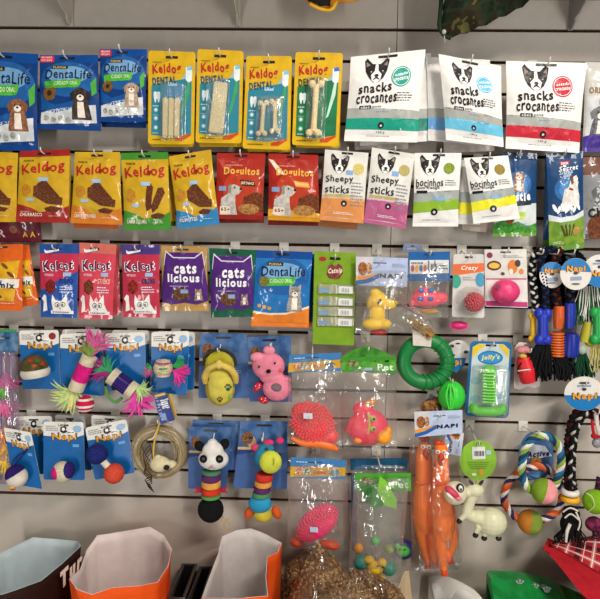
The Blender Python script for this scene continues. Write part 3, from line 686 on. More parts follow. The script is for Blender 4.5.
s = Pack('treat_pouch', 'silvery white treat pouch with a schnauzer at the right edge of the top row', 'treat pouch', (585, 62, 634, 63, 632, 152, 582, 152), .07, thick=.02, lean=.006, seals=(.07, .95)); s.body('film', '#bdbbb6', bottom_col='#4a3488')
s.text('ORIGINAL', .08, .35-.07, .7, .35, '#8a6a2c', bold=.02); s.poly('panel_print', rr(.03, .38, .97, .95, .02), 'print', '#c6c8ca', 1); s.text('FIT', .28, .42, .56, .48, '#2a2a2e', bold=.02); furry(s, .32, .6, .22, '#45464a', '#6f7074', layer=3, tall=1.3)
s.poly('color_band', [(0, .83), (.2, .8), (.5, .86), (1, .82), (1, .95), (0, .95)], 'print', '#3d2a86', 4); s.done()

# ================================================================ row two
keldog('yellow treat pouch cut off by the left edge on the second row', (-32, 150, 18, 153, 17, 222, -34, 222), .072, '#d0a020', 'FRANGO')
keldog('yellow and red treat pouch reading CHURRASCO', (20, 151, 70, 149, 69.5, 223, 16, 222), .075, '#9c2420', 'CHURRASCO')
keldog('yellow and orange treat pouch beside the red churrasco one', (75, 152, 120, 152, 122.5, 225, 70.5, 223), .074, '#cf7a22', 'CARNE E FRANGO')
keldog('yellow and green treat pouch with two treat fingers', (121, 153, 168, 152, 171, 230, 124.5, 230), .075, '#3e8a2c', 'CARNE LEGUMES', 'fingers')
keldog('yellow and blue treat pouch hanging askew beside the red dog biscuit pouches', (169, 156.5, 211, 149.5, 219.5, 224, 178, 229), .078, '#2f7fb8', 'FILHOTES')
for q, col, l in (((75, 158, 116, 158, 118, 229, 74, 228), '#c8601e', 'orange treat pouch whose foot shows behind the yellow and orange one'), ((28, 156, 71, 155, 72, 218, 26, 219), '#8a241c', 'dark red pouch edge behind the churrasco treat pouch'), ((126, 158, 174, 158, 176, 226, 126, 226), '#2f6f24', 'green pouch edge behind the yellow and green treat pouch')):
    s = plain_back(q, .052, '#c9a422', l, 'dog_treat_pouch', 'dog treat pouch', bottom=col); s.done()
s = Pack('treat_pouch', 'dark maroon treat pouch foot under the yellow pouches at the left edge', 'treat pouch', (-12, 172, 40, 172, 41.5, 242, -12, 242), .045, thick=.022, seals=(.08, .9)); s.body('film', '#5a1424')
s.text('R', .2, .82, .34, .93, '#c9b0b4', bold=.02); s.text('A', .66, .85, .76, .93, '#cfa43a', bold=.03); s.text('A', .8, .85, .9, .93, '#cfa43a', bold=.03); s.circ('treat_picture', .5, .82, .07, 'food', '#8a5a44', 3); s.done()
doguitos('dark red meaty strip pouch beside the yellow and blue one', (217, 153, 265.5, 153.5, 263, 220, 215, 219), .074)
doguitos('red and gold meaty strip pouch, the right one of the two', (268.5, 153.5, 318, 155, 320, 222, 268, 220), .075, True)
for q, l in (((220, 160, 262, 160, 264, 223, 214, 223), 'left'), ((272, 160, 316, 160, 320, 226, 268, 225), 'right')):
    s = plain_back(q, .05, '#7d2014', f'dark red pouch foot behind the {l} meaty strip pouch', 'meaty_strip_pouch', 'dog treat pouch'); s.done()
small_snack('white and orange stick snack pouch with a terrier head', (325, 149.5, 368.5, 153, 363.5, 223.5, 319.5, 220), .078, '#d98d4e', 'Sheepy', 'sticks', '#d9c86a')
small_snack('white and pink stick snack pouch with a terrier head', (372, 147.5, 415, 154, 405.5, 229, 363.5, 222.5), .08, '#b45a86', 'Sheepy', 'sticks', '#a59a5a')
s = plain_back((322, 160, 366, 160, 357, 230, 318, 226), .052, '#a8683c', 'brown orange pouch foot behind the orange stick snack pouch', 'stick_snack_pouch', 'dog snack pouch'); s.done()
small_snack('white and green bite snack pouch with a terrier head', (414.5, 153, 461.5, 153, 458, 226.5, 412.5, 226.5), .077, '#86ad2e', 'bocinhos', 'com frango', '#7fae2e', 'bite', 'bite_snack_pouch')
small_snack('white and yellow bite snack pouch with a terrier head', (464, 158, 508, 155.5, 520, 218.5, 473.5, 224), .085, '#e2dc2c', 'bocinhos', 'com frango', '#a3842c', 'bite', 'bite_snack_pouch')
s = plain_back((461, 160, 488, 160, 480, 225, 458, 224), .06, '#cfcfcb', 'white pouch edge with a yellow band showing left behind the yellow bite pouch', 'bite_snack_pouch', 'dog snack pouch', 'satin')
s.poly('gray_band', band(.5, .5, .66, .66), 'satin', '#9aa2a0', 1); s.poly('color_band', band(.66, .66, .84, .84), 'satin', '#e2dc2c', 1); s.done()
s = plain_back((462, 170, 506, 170, 512, 235, 462, 230), .035, '#b9a79a', 'pale brown pouch foot below the yellow bite pouch', 'bite_snack_pouch', 'dog snack pouch', 'satin'); s.done()

def blue_dog(label, q, d, kind):
    s = Pack('dog_chew_bag', label, 'dog chew bag', q, d, 'dark blue dog chew bags on the second row', thick=.02, lean=.004, seals=(.07, .95), hole=(.45, .03))
    s.body('film', '#173f6e', bottom_col='#5c8a2c'); s.circ('picture', .5, .38, .34, 'film', '#2f65a0', 1); s.circ('picture', .5, .38, .22, 'film', '#4580ba', 2)
    if kind == 'a':
        furry(s, .5, .3, .16, '#d8d2ca', '#9a5a34', layer=4, tall=1.7); s.text('Bristie', .12, .47, .82, .58, '#eceff2', bold=.05, rot=.05, wave=.04, part='brand_lettering'); s.poly('flavor_tag', [(.45, .585), (.85, .57), (.85, .62), (.46, .64)], 'print', '#26303c', 5)
        s.poly('panel_print', [(0, .68), (.4, .63), (1, .6), (1, .95), (0, .95)], 'print', '#cfd6d8', 2); s.poly('grass_print', [(0, .84), (.2, .8), (.35, .85), (.55, .82), (.8, .88), (1, .84), (1, .95), (0, .95)], 'print', '#4e9a34', 4, '#2f7a28', 120); s.circ('treat_picture', .35, .8, .1, 'food', '#8a4a2a', 5); s.circ('round_seal', .62, .75, .1, 'print', '#b9cf52', 5); s.lines(.5, .84, .85, .9, 3, '#7f9ab8')
    else:
        s.poly('red_flash', [(.34, .1), (.62, .09), (.6, .125), (.36, .135)], 'print', '#c02034', 4); s.text('SUPER', .38, .103, .58, .128, '#ffffff', bold=.03, layer=6); s.text('Secret', .3, .14, .85, .19, '#eef2f4', bold=.02, shear=.3, rot=.08, part='brand_lettering'); s.text('Snack', .3, .185, .7, .225, '#b9d0e4', bold=.01, shear=.3, rot=.08)
        s.poly('dog_picture', [(.35, .5), (.42, .38), (.55, .36), (.62, .27), (.78, .24), (.85, .3), (.8, .36), (.86, .46), (.84, .56), (.6, .55), (.55, .6), (.3, .6)], 'print', '#e2dfdb', 4, '#cdc8c2', 80); s.poly('dog_picture', [(.6, .28), (.68, .24), (.7, .32), (.63, .34)], 'print', '#7a4a2c', 5); s.poly('dog_picture', ell(.84, .295, .025, .015, 8), 'print', '#1a1a1a', 6); s.poly('dog_picture', [(.56, .36), (.68, .38), (.67, .4), (.55, .385)], 'print', '#a32a2a', 6)
        for i in range(7): s.poly('dog_picture', ell(.15+.11*i, .56+.02*(i % 2), .07, .03, 8, rot=.5*(-1)**i), 'print', '#e9ecef', 5)
        s.poly('panel_print', [(0, .62), (.3, .66), (.7, .65), (1, .6), (1, .66), (.7, .7), (.3, .71), (0, .68)], 'print', '#ced5dc', 3)
        s.poly('grass_print', [(0, .68), (.3, .71), (.7, .7), (1, .66), (1, .95), (0, .95)], 'print', '#7f9c34', 2, '#5f8a2c', 60)
        for i in range(4): s.poly('treat_picture', [(.42+.06*i, .86), (.3+.12*i, .74), (.34+.12*i, .735), (.47+.05*i, .85)], 'food', '#4a3a22', 5)
        s.circ('treat_picture', .76, .81, .12, 'food', '#a8884a', 4); s.lines(.1, .9, .4, .93, 2, '#e6ecc8')
    s.done()
blue_dog('dark blue chew bag with a dog and a grassy foot behind the yellow bite pouch', (502, 152, 537, 153, 536, 236, 492, 237), .058, 'a')
blue_dog('long dark blue chew bag with a white running dog and green foot', (546, 153, 583, 151, 584, 248, 549, 252), .07, 'b')
s = plain_back((545, 158, 560, 158, 556, 247, 543, 246), .045, '#1f4a7a', 'blue and green bag edge left behind the long chew bag', 'dog_chew_bag', 'dog chew bag', bottom='#4e7a2c'); s.done()
s = Pack('treat_pouch', 'brown and grey treat pouch with a dog, cut off by the right edge', 'treat pouch', (582, 157, 632, 157, 632, 239, 581, 239), .066, thick=.02, seals=(.08, .94)); s.body('film', '#6a4434', bottom_col='#5a4a40')
s.poly('panel_print', [(0, .22), (1, .2), (1, .94), (0, .94)], 'film', '#7d8084', 1); furry(s, .4, .46, .24, '#c0c2c4', '#55585c', layer=3, tall=1.5); s.text('Churros', .1, .6, .9, .72, '#1c1c1e', bold=.05, rot=.12, layer=8, part='brand_lettering'); s.circ('treat_picture', .4, .85, .3, 'food', '#5a3020', 6, '#7a4830', 200); s.done()

# ================================================================ row three
def mix(label, q, d, text=True):
    s = Pack('mix_snack_pouch', label, 'dog snack pouch', q, d, 'orange snack mix pouches at the left edge', thick=.014, lean=.004, seals=(.08, .93), hole=(.5, .04) if text else None); s.body('film', '#d9601c')
    s.poly('panel_print', [(.1, .28), (.95, .24), (.9, .5), (.1, .55)], 'film', '#e2b01e', 2, '#d0961c', 40); s.poly('panel_print', [(.2, .66), (.88, .64), (.8, .86), (.15, .82)], 'film', '#e2b01e', 2, '#d0961c', 40)
    s.poly('wave_print', [(.05, .5), (.95, .52), (.93, .65), (.05, .66)], 'print', '#e6e2da', 3); s.text('Delícia', .1, .5, .55, .58, '#27408a', bold=.03, shear=.3, rot=-.1); s.text('mix', .48, .57, .85, .655, '#26262c', bold=.05, rot=-.08, part='brand_lettering')
    for u, v in ((.3, .36), (.6, .32), (.75, .45), (.45, .76), (.2, .7)): s.poly('treat_picture', ell(u, v, .1, .03, 10, .4), 'food', '#7a4a22', 4)
    s.lines(.5, .87, .9, .9, 1, '#f0d0b0'); s.done()
mix('orange snack mix pouch at the left edge of the third row', (-18, 245, 23, 244, 22.5, 311, -20, 310), .072)
mix('orange snack mix pouch tilted right, behind the one at the left edge', (9, 246, 29, 245, 39, 304, 17, 308), .055, False)
kelcat('slim cat stick pouch with blue top and dark blue foot', (39.5, 244, 79.5, 244, 77, 318, 41, 317), .07, '#1d4a96', '#c0304e', '#1f4fa0', 0)
kelcat('slim red and pink cat stick pouch between the blue and purple ones', (79.5, 242.5, 116.5, 244.5, 112.5, 319, 79, 318.5), .072, '#cc6a5c', '#cf4256', '#cf4256', 1)
kelcat('slim cat stick pouch with purple top and red foot', (121.5, 245, 159.5, 245, 160, 317.5, 123, 317), .07, '#45307e', '#b82f48', '#b82f48', 2)
s = plain_back((88, 248, 119, 247, 121, 315, 86, 316), .05, '#c24a54', 'pink red pouch edge right behind the slim red cat stick pouch', 'cat_stick_pouch', 'cat treat pouch'); s.done()
catlicious('purple cat treat pouch with golden edges', (161, 245.5, 207, 246.5, 209, 311, 162.5, 311), .07, '#b08a4a')
catlicious('purple cat treat pouch with dark green edges', (209, 248, 256.5, 250, 252.5, 316.5, 211, 317.5), .071, '#12563e')
dental_life('cat_dental_pouch', 'blue and orange cat dental pouch with a grey cat', (256, 250, 312.5, 252, 308.5, 327.5, 251, 326), .07, ('#a9a6a2', '#807c78'), base='#1f6fb4', cat=True)
s = plain_back((262, 254, 315, 254, 312, 327, 260, 326), .04, '#134a8a', 'blue pouch edge right behind the cat dental pouch', 'cat_dental_pouch', 'cat treat bag', bottom='#c9701e'); s.done()
# green strip card of catnip sachets
s = Pack('sachet_card', 'lime green hanging card with four barcoded clear sachets', 'cat toy', (314.5, 251, 356, 253, 354, 345.5, 312.5, 344), .062, flat=True, hole=(.5, .07))
s.card('#779c24', 'print', corner=.01); s.poly('red_print', ell(.2, .08, .09, .025, 12), 'print', '#a32a2a', 3)
s.poly('emblem', [(.3, .24), (.34, .15), (.42, .13), (.5, .15), (.58, .12), (.68, .15), (.7, .22), (.62, .28), (.5, .29), (.36, .28)], 'print', '#6a2c2c', 3, '#8a4a40', 100); s.text('Catnip', .34, .17, .68, .24, '#e9d8c8', bold=.03, shear=.3, rot=.1)
for i, v in enumerate((.35, .48, .59, .7)):
    a, c_ = s.bil(.1, v), s.bil(.98, v+.09); bm = bmesh.new(); bx(bm, (a.x, a.y-.006, c_.z), (c_.x, a.y-.001, a.z), bev=.002); sa = obj('sachet', bm, clear('#c9c8a8', .15, .45, 'sachet_film'), s.root)
    l0 = [(.6, v+.01), (.94, v+.01), (.94, v+.085), (.6, v+.085)]; bm = bmesh.new(); vs = [bm.verts.new(s.bil(*p)+Vector((0, -.0066, 0))) for p in l0]; bm.faces.new(vs[::-1]); obj('barcode_label', bm, mat('card', '#d9dcd8'), sa, smooth=False)
    bm = bmesh.new()
    for k in range(9):
        u = .66+.022*k; w = .004+.006*((k*7) % 3)/2; vs = [bm.verts.new(s.bil(*p)+Vector((0, -.0068, 0))) for p in ((u, v+.03), (u+w, v+.03), (u+w, v+.075), (u, v+.075))]; bm.faces.new(vs[::-1])
    obj('barcode', bm, mat('print', '#26282a'), sa, smooth=False)
    bm = bmesh.new(); vs = [bm.verts.new(s.bil(*p)+Vector((0, -.0066, 0))) for p in ((.14, v+.045), (.38, v+.045), (.36, v+.08), (.14, v+.08))]; bm.faces.new(vs[::-1]); obj('blue_print', bm, mat('print', '#6f98c4'), sa, smooth=False)
s.done()
# ================================================================ toys
DZ = 0.0
def P(px, py, d): return at(px, py, d+DZ)
def sb(bm, px, py, d, rx, ry=None, rz=None, mi=0, rot=0, seg=18, fn=None):
    """ellipsoid, radii in photo pixels, centred d from the wall; rot turns it in the wall's plane (clockwise)"""
    k = mpp(d); ry = ry or rx; rz = rz or rx
    return ball(bm, P(px, py, d), (rx*k, rz*k, ry*k), mi, seg, Matrix.Rotation(rot, 3, 'Y') if rot else None, fn)
def tb(bm, pts, r, d=None, mi=0, seg=8, n=5, closed=False, sp=True):
    """tube through photo points (px, py[, d]); r in pixels, one value or a list per point"""
    q = [P(p[0], p[1], p[2] if len(p) > 2 else d) for p in pts]; k = mpp(d if d is not None else pts[0][2])
    if isinstance(r, (list, tuple)):
        rs = []
        for i in range(len(r)-1): rs += [r[i]+(r[i+1]-r[i])*s/n for s in range(n)]
        rs = [x*k for x in rs+[r[-1]]]
    else: rs = r*k
    tube(bm, spline(q, n, closed) if sp else q, rs, seg, mi, closed)
def part(name, t, kind, col, fn, col2=None, scale=None, smooth='auto', label=None, parent=None, material=None):
    bm = bmesh.new(); fn(bm); return obj(name, bm, material or mat(kind, col, col2, scale), parent or t, smooth, label)
def bpart(name, t, kind, col, fn, col2=None, scale=None, voxel=.0014, sm=6, label=None):
    return obj(name, blob(fn, voxel, sm), mat(kind, col, col2, scale), t, 'auto', label)
def rope(t, pts, r, d, cols, turns=.55, name='rope_strand', closed=False, k=None, sr=.56):
    """twisted rope: one strand per colour; turns per centimetre"""
    path = spline([P(p[0], p[1], p[2] if len(p) > 2 else d) for p in pts], 14, closed); R = r*mpp(d)
    T, N = frames(path, closed); L = [0]
    for a, b in zip(path, path[1:]): L.append(L[-1]+(b-a).length)
    n = len(cols)
    for i, c in enumerate(cols):
        q = [p+(N[j]*math.cos(2*PI*(i/n+L[j]*100*turns))+T[j].cross(N[j])*math.sin(2*PI*(i/n+L[j]*100*turns)))*R*.5 for j, p in enumerate(path)]
        part(name, t, 'rope', c, lambda bm: tube(bm, q, R*sr, 7))
def braid(t, pts, r, d, cols, per=.9, name='braid_strand'):
    path = spline([P(p[0], p[1], p[2] if len(p) > 2 else d) for p in pts], 16); R = r*mpp(d); T, N = frames(path); L = [0]
    for a, b in zip(path, path[1:]): L.append(L[-1]+(b-a).length)
    n = len(cols)
    for i, c in enumerate(cols):
        q = []
        for j, p in enumerate(path):
            ph = 2*PI*(i/n+L[j]*100*per/2); sd = Vector((T[j].z, 0, -T[j].x))
            if sd.length < .1: sd = Vector((1, 0, 0))
            sd.normalize(); q.append(p+sd*math.sin(ph)*R*.62+Vector((0, -1, 0))*math.sin(2*ph)*R*.35)
        part(name, t, 'rope', c, lambda bm: tube(bm, q, R*.36, 7))
def feathers(t, px, py, d, ang, ln, col, n=22, spread=.5, curl=.45, name='feather_tuft', col2=None):
    """tuft of down feathers from a point; ang in degrees, 0 right, 90 down"""
    rnd = random.Random(int(px*13+py*7)); k = mpp(d)
    def fn(bm):
        for i in range(n*3):
            a = math.radians(ang)+rnd.gauss(0, spread*.6); L = ln*rnd.uniform(.6, 1.05); dz = rnd.uniform(-.25, .35); c = rnd.uniform(-curl, curl)
            m = 7; prev = None; w0 = L*.055
            for j in range(m+1):
                f = j/m; aa = a+c*f*2; x = px+L*f*math.cos(aa); y = py+L*f*math.sin(aa); w = w0*(math.sin(PI*min(1, f*.86+.12)))*rnd.uniform(.8, 1.2)
                p = P(x, y, d)+Vector((0, -dz*L*f*k, 0)); o = Vector((math.sin(aa), rnd.uniform(-.4, .4), math.cos(aa)))*w*k
                cur = (bm.verts.new(p+o), bm.verts.new(p-o), bm.verts.new(p+Vector((0, -w*k*.5, 0))))
                if prev:
                    for a_, b_ in ((0, 2), (2, 1)): bm.faces.new((prev[a_], cur[a_], cur[b_], prev[b_]))
                prev = cur
    return part(name, t, 'cloth', col, fn, col2, 120, smooth='keep')
def fringe(t, px, py, d, w, h, col, n=40, flare=1.4, name='tassel', r=.55, wav=1.2, top=0):
    rnd = random.Random(int(px+py*3)); 
    def fn(bm):
        for i in range(n):
            f = rnd.uniform(-1, 1); dz = rnd.uniform(-.5, .5)*w; x0, x1 = px+f*w*.45, px+f*w*flare*.5*rnd.uniform(.7, 1.1)*1.6
            L = h*rnd.uniform(.75, 1.05); dd = dz*mpp(d)*.5
            tb(bm, [(x0, py, d+dd*.3), ((x0*.6+x1*.4)+rnd.uniform(-wav, wav), py+L*.4, d+dd*.7), (x1+rnd.uniform(-wav, wav), py+L*.75, d+dd), (x1+rnd.uniform(-wav, wav)*1.5, py+L, d+dd)], r, seg=4, n=3)
    return part(name, t, 'rope', col, fn)
def T(name, label, cat, px, py, d, group=None): return thing(name, label, cat, P(px, py, d), group)

# ---- row four: blue cat toy cards, each with its toy fixed on (one product)
G = 'blue cat toy cards'
c = napi_card('blue toy card with a brown and white plush ball, leftmost of its row', (19, 330.5, 58.5, 330, 60.5, 389, 22.5, 389), .06, red=True, hd='the card of the brown and white plush ball'); c.done(); r = c.root
bpart('plush_ball', r, 'cloth', '#6b4a30', lambda bm: sb(bm, 34.5, 366.5, .085, 13.8, 12.5, 11, rot=.1), '#3f4a26', 60, sm=2)
part('white_band', r, 'cloth', '#d4cfc4', lambda bm: lathe(bm, P(35.5, 372.5, .085), [(.0, -.011), (.031, -.010), (.0345, -.004), (.0355, .003), (.033, .009), (.0, .010)], (-.12, 0, 1), 26))
for x, y, cc in ((30, 361, '#a33a22'), (37, 361.5, '#3c6a35'), (42, 364, '#a33a22'), (34, 366, '#b0502a')): part('colored_patch', r, 'cloth', cc, lambda bm: sb(bm, x, y, .107, 3, 2, 1.4))
def backcard(q, d, label, red=False, group=G):
    s = napi_card(label, q, d, hole=None); s.hole(.5, .06); s.done(); return s
backcard((62, 329.5, 101, 329, 103, 388, 63, 388), .035, 'blue toy card tucked behind the pink stick toy card')
backcard((112, 330, 149, 330.5, 150, 388, 112, 388), .035, 'blue toy card tucked behind the purple stick toy card')
backcard((157, 331, 195, 332, 194, 390, 156, 389), .035, 'blue toy card tucked behind the feathered ball card')
c = napi_card('blue toy card with a hot pink wound stick and a striped ball', (60, 334, 102, 332, 104.5, 396, 61, 392), .062, hd='the card of the hot pink wound stick'); c.done(); r = c.root
def wound(r, a, b, rad, d, segs, cat=None):
    """stick wound with cord: segs = (from, to, colour)"""
    A, B = P(*a, d), P(*b, d); R = rad*mpp(d)
    for f0, f1, col in segs:
        nt = max(3, int((B-A).length*(f1-f0)/.0016)); path = []; ax = (B-A).normalized(); u = ax.orthogonal().normalized(); w = ax.cross(u)
        for i in range(nt*10+1):
            f = f0+(f1-f0)*i/(nt*10); t = 2*PI*i/10; path.append(A.lerp(B, f)+(u*math.cos(t)+w*math.sin(t))*R)
        part('cord_winding', r, 'rope', col, lambda bm: tube(bm, path, .0009, 5))
    part('stick_core', r, 'card', '#cfc6b0', lambda bm: tube(bm, [A, B], R*.97, 16))
wound(r, (90, 356), (75.5, 389.5), 7.8, .09, ((0, .24, '#d8cfb4'), (.24, .72, '#e0218a'), (.72, 1, '#d8cfb4')))
feathers(r, 90, 357, .09, -75, 30, '#d65a9c', 14, .35); feathers(r, 90, 358, .095, -95, 22, '#7f9a4a', 12, .4); feathers(r, 76, 388, .09, 130, 26, '#c9cf8a', 26, .8, .5, col2='#9fc27a'); feathers(r, 72, 392, .095, 100, 20, '#e0d890', 16, .6)
feathers(r, 78, 392, .085, 85, 9, '#3a7fd0', 8, .6)
bm = bmesh.new(); sb(bm, 85, 404, .09, 9.3, seg=24); o = obj('striped_ball', bm, [mat('cloth', '#e4dcd6'), mat('cloth', '#c01f4c')], r)
for f in o.data.polygons: f.material_index = int(((f.center.z+r['_w'][2]) - P(85, 404, .09).z + .03)/.0065) % 2
c = napi_card('blue toy card with a purple and cream wound stick', (105, 333.5, 145, 332, 146, 388, 107, 391), .06, hd='the card of the purple wound stick'); c.done(); r = c.root
wound(r, (111, 375), (134.5, 392), 9, .09, ((0, .25, '#d8cfb4'), (.25, .75, '#33206e'), (.75, 1, '#d8cfb4')))
feathers(r, 111, 375, .09, 200, 22, '#b02a7c', 16, .4); feathers(r, 112, 372, .095, 215, 18, '#3a9a6a', 18, .5); feathers(r, 134, 393, .09, 70, 26, '#e04aa8', 22, .35); feathers(r, 135, 388, .095, 20, 17, '#b8d88a', 18, .5)
part('green_loop', r, 'cloth', '#5a9a50', lambda bm: tb(bm, [(106, 386), (108, 396), (115, 402), (122, 398)], 1.6, .085))
c = napi_card('blue toy card with a cream ball between green and pink feathers', (151.5, 332, 189.5, 331, 186.5, 395.5, 151, 391.5), .062, hd='the card of the feathered cream ball'); c.done(); r = c.root
wound(r, (163, 376), (163, 360.5), 7, .085, ((0, 1, '#d9cfae'),)); part('wound_ball', r, 'rope', '#d9cfae', lambda bm: sb(bm, 163, 368, .085, 10, 9.5), '#b8a98a', 200)
for cc, ofs in (('#c04a8a', -3), ('#4a9a5a', 2)): part('color_cord', r, 'rope', cc, lambda bm: tb(bm, [(155, 366+ofs, .09), (162, 367+ofs, .111), (171, 366+ofs, .09)], .8, .09))
feathers(r, 153, 368, .085, 190, 9, '#3f9a5a', 12, .5); feathers(r, 153, 370, .085, 165, 10, '#c93a8c', 12, .4); feathers(r, 172, 366, .085, -10, 15, '#2f9a4c', 22, .35); feathers(r, 172, 370, .088, 28, 19, '#d83a94', 22, .35)

# ---- left edge: strips of feather toys in clear sleeves
t = T('feather_wand_pack', 'clear sleeve of pink and green feather wands at the left edge', 'cat toy', 6, 420, .05)
part('header_card', t, 'print', '#2a5f8c', lambda bm: prism(bm, [(-8, 331), (18, 332), (18, 353), (-8, 353)], .05, .001), '#6a8aa8', 30)
part('green_strip', t, 'print', '#3f8f5a', lambda bm: prism(bm, [(-8, 329), (17, 329.5), (16, 332), (-8, 333)], .052, .001))
for x0, cc in ((1, '#4a3c8c'), (6, '#8c4a78'), (11, '#b890b8')): part('wand_stick', t, 'plastic', cc, lambda bm: tb(bm, [(x0, 353), (x0+.5, 420), (x0, 480)], .9, .052, sp=False))
for y, cc, a in ((372, '#d05a9c', 80), (380, '#6ab04a', 120), (396, '#d86a9a', 90), (425, '#e8945a', 95), (436, '#e6b04a', 80), (452, '#e6c04a', 85)): feathers(t, 5, y, .055, a, 22, cc, 22, .35)
part('clear_sleeve', t, '', '', lambda bm: bx(bm, (P(-8, 350, .06).x, -.062, P(0, 484, .06).z), (P(15, 350, .06).x, -.046, P(0, 352, .06).z), bev=.003), material=clear('#d8c8dc', .1, .16, 'tinted_sleeve'))
hook(4, 338, .052, 'the clear sleeve of feather wands')

part('hang_hole', t, 'plastic', '#222226', lambda bm: prism(bm, [(2, 337), (9, 337), (9, 339), (2, 339)], .0512, .0004))
# ---- row five, left
backcard((15.5, 416.5, 52, 416, 53, 474, 16, 474), .035, 'blue toy card behind the penguin ball card and the pink barrel card')
backcard((55, 415, 84, 416, 92, 470, 58, 472), .035, 'blue toy card whose top shows behind the pink and purple barrel card')
backcard((91, 415, 128, 417, 132, 466, 93, 468), .035, 'blue toy card whose top shows behind the two ball dumbbell card')
c = napi_card('narrow tilted blue toy card with a purple capped bird ball', (3.7, 427.5, 31, 432.5, 42.5, 489, 14, 484), .075, hd='the tilted card of the purple capped bird ball'); c.done(); r = c.root
part('bird_ball', r, 'cloth', '#d9d2c4', lambda bm: sb(bm, 17, 477, .10, 11, 11))
bm = bmesh.new(); g = sb(bm, 16.2, 475.3, .101, 11.2, 11.2); bmesh.ops.bisect_plane(bm, geom=bm.verts[:]+bm.edges[:]+bm.faces[:], plane_co=P(16.2, 473.5, .101), plane_no=(-.55, 0, .9), clear_inner=True); bmesh.ops.holes_fill(bm, edges=bm.edges); obj('purple_cap', bm, mat('cloth', '#2c1c66'), r)
part('beak', r, 'plastic', '#e0a92c', lambda bm: sb(bm, 11.5, 487.5, .116, 3.6, 1.6, 2)); part('beak', r, 'plastic', '#c9402c', lambda bm: sb(bm, 13, 489.5, .114, 3, 1, 1.6)); part('eye', r, 'plastic', '#2a6a3a', lambda bm: sb(bm, 12.5, 483, .119, 1.6, 1.6, .8)); part('eye', r, 'plastic', '#151515', lambda bm: sb(bm, 17, 483.5, .12, 1.2, 1.2, .7))
part('cord_loop', r, 'rope', '#1d2a6a', lambda bm: tb(bm, [(11, 469), (14, 459), (24, 452), (27, 450), (20, 458), (14, 466)], .7, .09))
c = napi_card('upright blue toy card with a pink, purple and cream barrel', (43.5, 421.5, 83.5, 422, 85, 480, 43.5, 479.5), .072, hd='the card of the pink and purple barrel'); c.done(); r = c.root
A_, B_ = (57, 475.5), (68.5, 470.5)
part('barrel', r, 'rope', '#d9cfb8', lambda bm: sb(bm, 62.5, 472, .095, 10.5, 11.5, 10, rot=-.2), '#c4b898', 300)
part('pink_winding', r, 'rope', '#d81f7c', lambda bm: sb(bm, 58.5, 472, .0965, 6.6, 8.2, 10, rot=-.2), '#c01a6c', 400); part('purple_winding', r, 'rope', '#3a2478', lambda bm: sb(bm, 69, 470, .095, 5.2, 8.8, 9.5, rot=-.1), '#2c1a60', 400)
c = napi_card('tilted blue toy card with a dark blue and an orange ball', (85, 427.8, 126.5, 419, 135, 472.5, 95, 480), .072, hd='the tilted card of the two ball dumbbell'); c.done(); r = c.root
part('blue_ball', r, 'rope', '#222c78', lambda bm: sb(bm, 97, 454, .098, 11.3, 10.5), '#18205a', 300); part('orange_ball', r, 'rope', '#d8523c', lambda bm: sb(bm, 114, 473.5, .098, 10.6), '#c4442f', 300)
part('neck_stick', r, 'rope', '#d9d0bd', lambda bm: tb(bm, [(101, 459), (110, 469)], 3.6, .098, sp=False, seg=12))

# ---- raffia ring with a mouse
t = T('raffia_ring_toy', 'translucent beige raffia coil ring holding a small cream mouse', 'cat toy', 159, 478, .06)
rnd = random.Random(4)
def coil(bm):
    c0 = P(159.5, 451.5, .06); k = mpp(.06)
    for i in range(46):
        R0 = rnd.uniform(17.5, 27.5)*k; ex = rnd.uniform(.95, 1.06); ph = rnd.uniform(0, 6.28); dx, dz = rnd.uniform(-1.6, 1.6)*k, rnd.uniform(-1.8, 1.8)*k; y = rnd.uniform(-.012, .012)
        tube(bm, [c0+Vector((dx+R0*math.cos(a), y+.005*math.sin(3*a+ph), dz+R0*ex*math.sin(a))) for a in [2*PI*j/40 for j in range(40)]], .00055, 4, closed=True)
part('raffia_coil', t, 'rope', '#a8936c', coil, '#c4b28c', 150)
part('coil_film', t, '', '', lambda bm: tube(bm, [P(159.5, 451.5, .06)+Vector((.0585*math.cos(a), 0, .0585*math.sin(a))) for a in [2*PI*j/40 for j in range(40)]], .0125, 12, closed=True), material=clear('#c9b48a', .2, .38, 'straw_film'))
bpart('mouse_body', t, 'cloth', '#d8cca8', lambda bm: (sb(bm, 160, 464, .085, 11, 8.5, 8), sb(bm, 170, 464.5, .085, 7, 4.5, 5, rot=-.2), sb(bm, 158, 457, .085, 3.4, 2.5, 3)), sm=5)
part('mouse_ear', t, 'cloth', '#2c2420', lambda bm: sb(bm, 166.5, 467.5, .101, 3.2, 2.8, 2)); part('mouse_eye', t, 'plastic', '#121212', lambda bm: sb(bm, 168.5, 466.5, .105, 1.1))
for i in range(4):
    part('brown_cord', t, 'rope', '#3a2a1c', lambda bm: tb(bm, [(150+i, 445+i*3, .08), (143+2*i, 455+i*2, .085), (147-i, 470+i, .088), (152, 476+i*2, .086), (145+i, 480+2*i, .085), (151+i, 486+2*i, .083)], .45, .08, seg=5))
part('brown_cord', t, 'rope', '#3a2a1c', lambda bm: tb(bm, [(151, 463, .09), (144, 452, .088), (142, 443, .085), (149, 442, .085), (153, 460, .09)], .45, .08, seg=5))
part('yellow_tie', t, 'plastic', '#cfae3c', lambda bm: tb(bm, [(159, 424, .075), (157, 432, .078), (154, 444, .08), (153, 460, .088)], 1.0, .08, seg=6)); part('clear_tie', t, 'plastic', '#d9d6cc', lambda bm: tb(bm, [(160, 422, .075), (154, 437, .078), (148, 440, .08)], .9, .08, seg=6))
hook(160, 422, .08, 'the raffia ring toy')
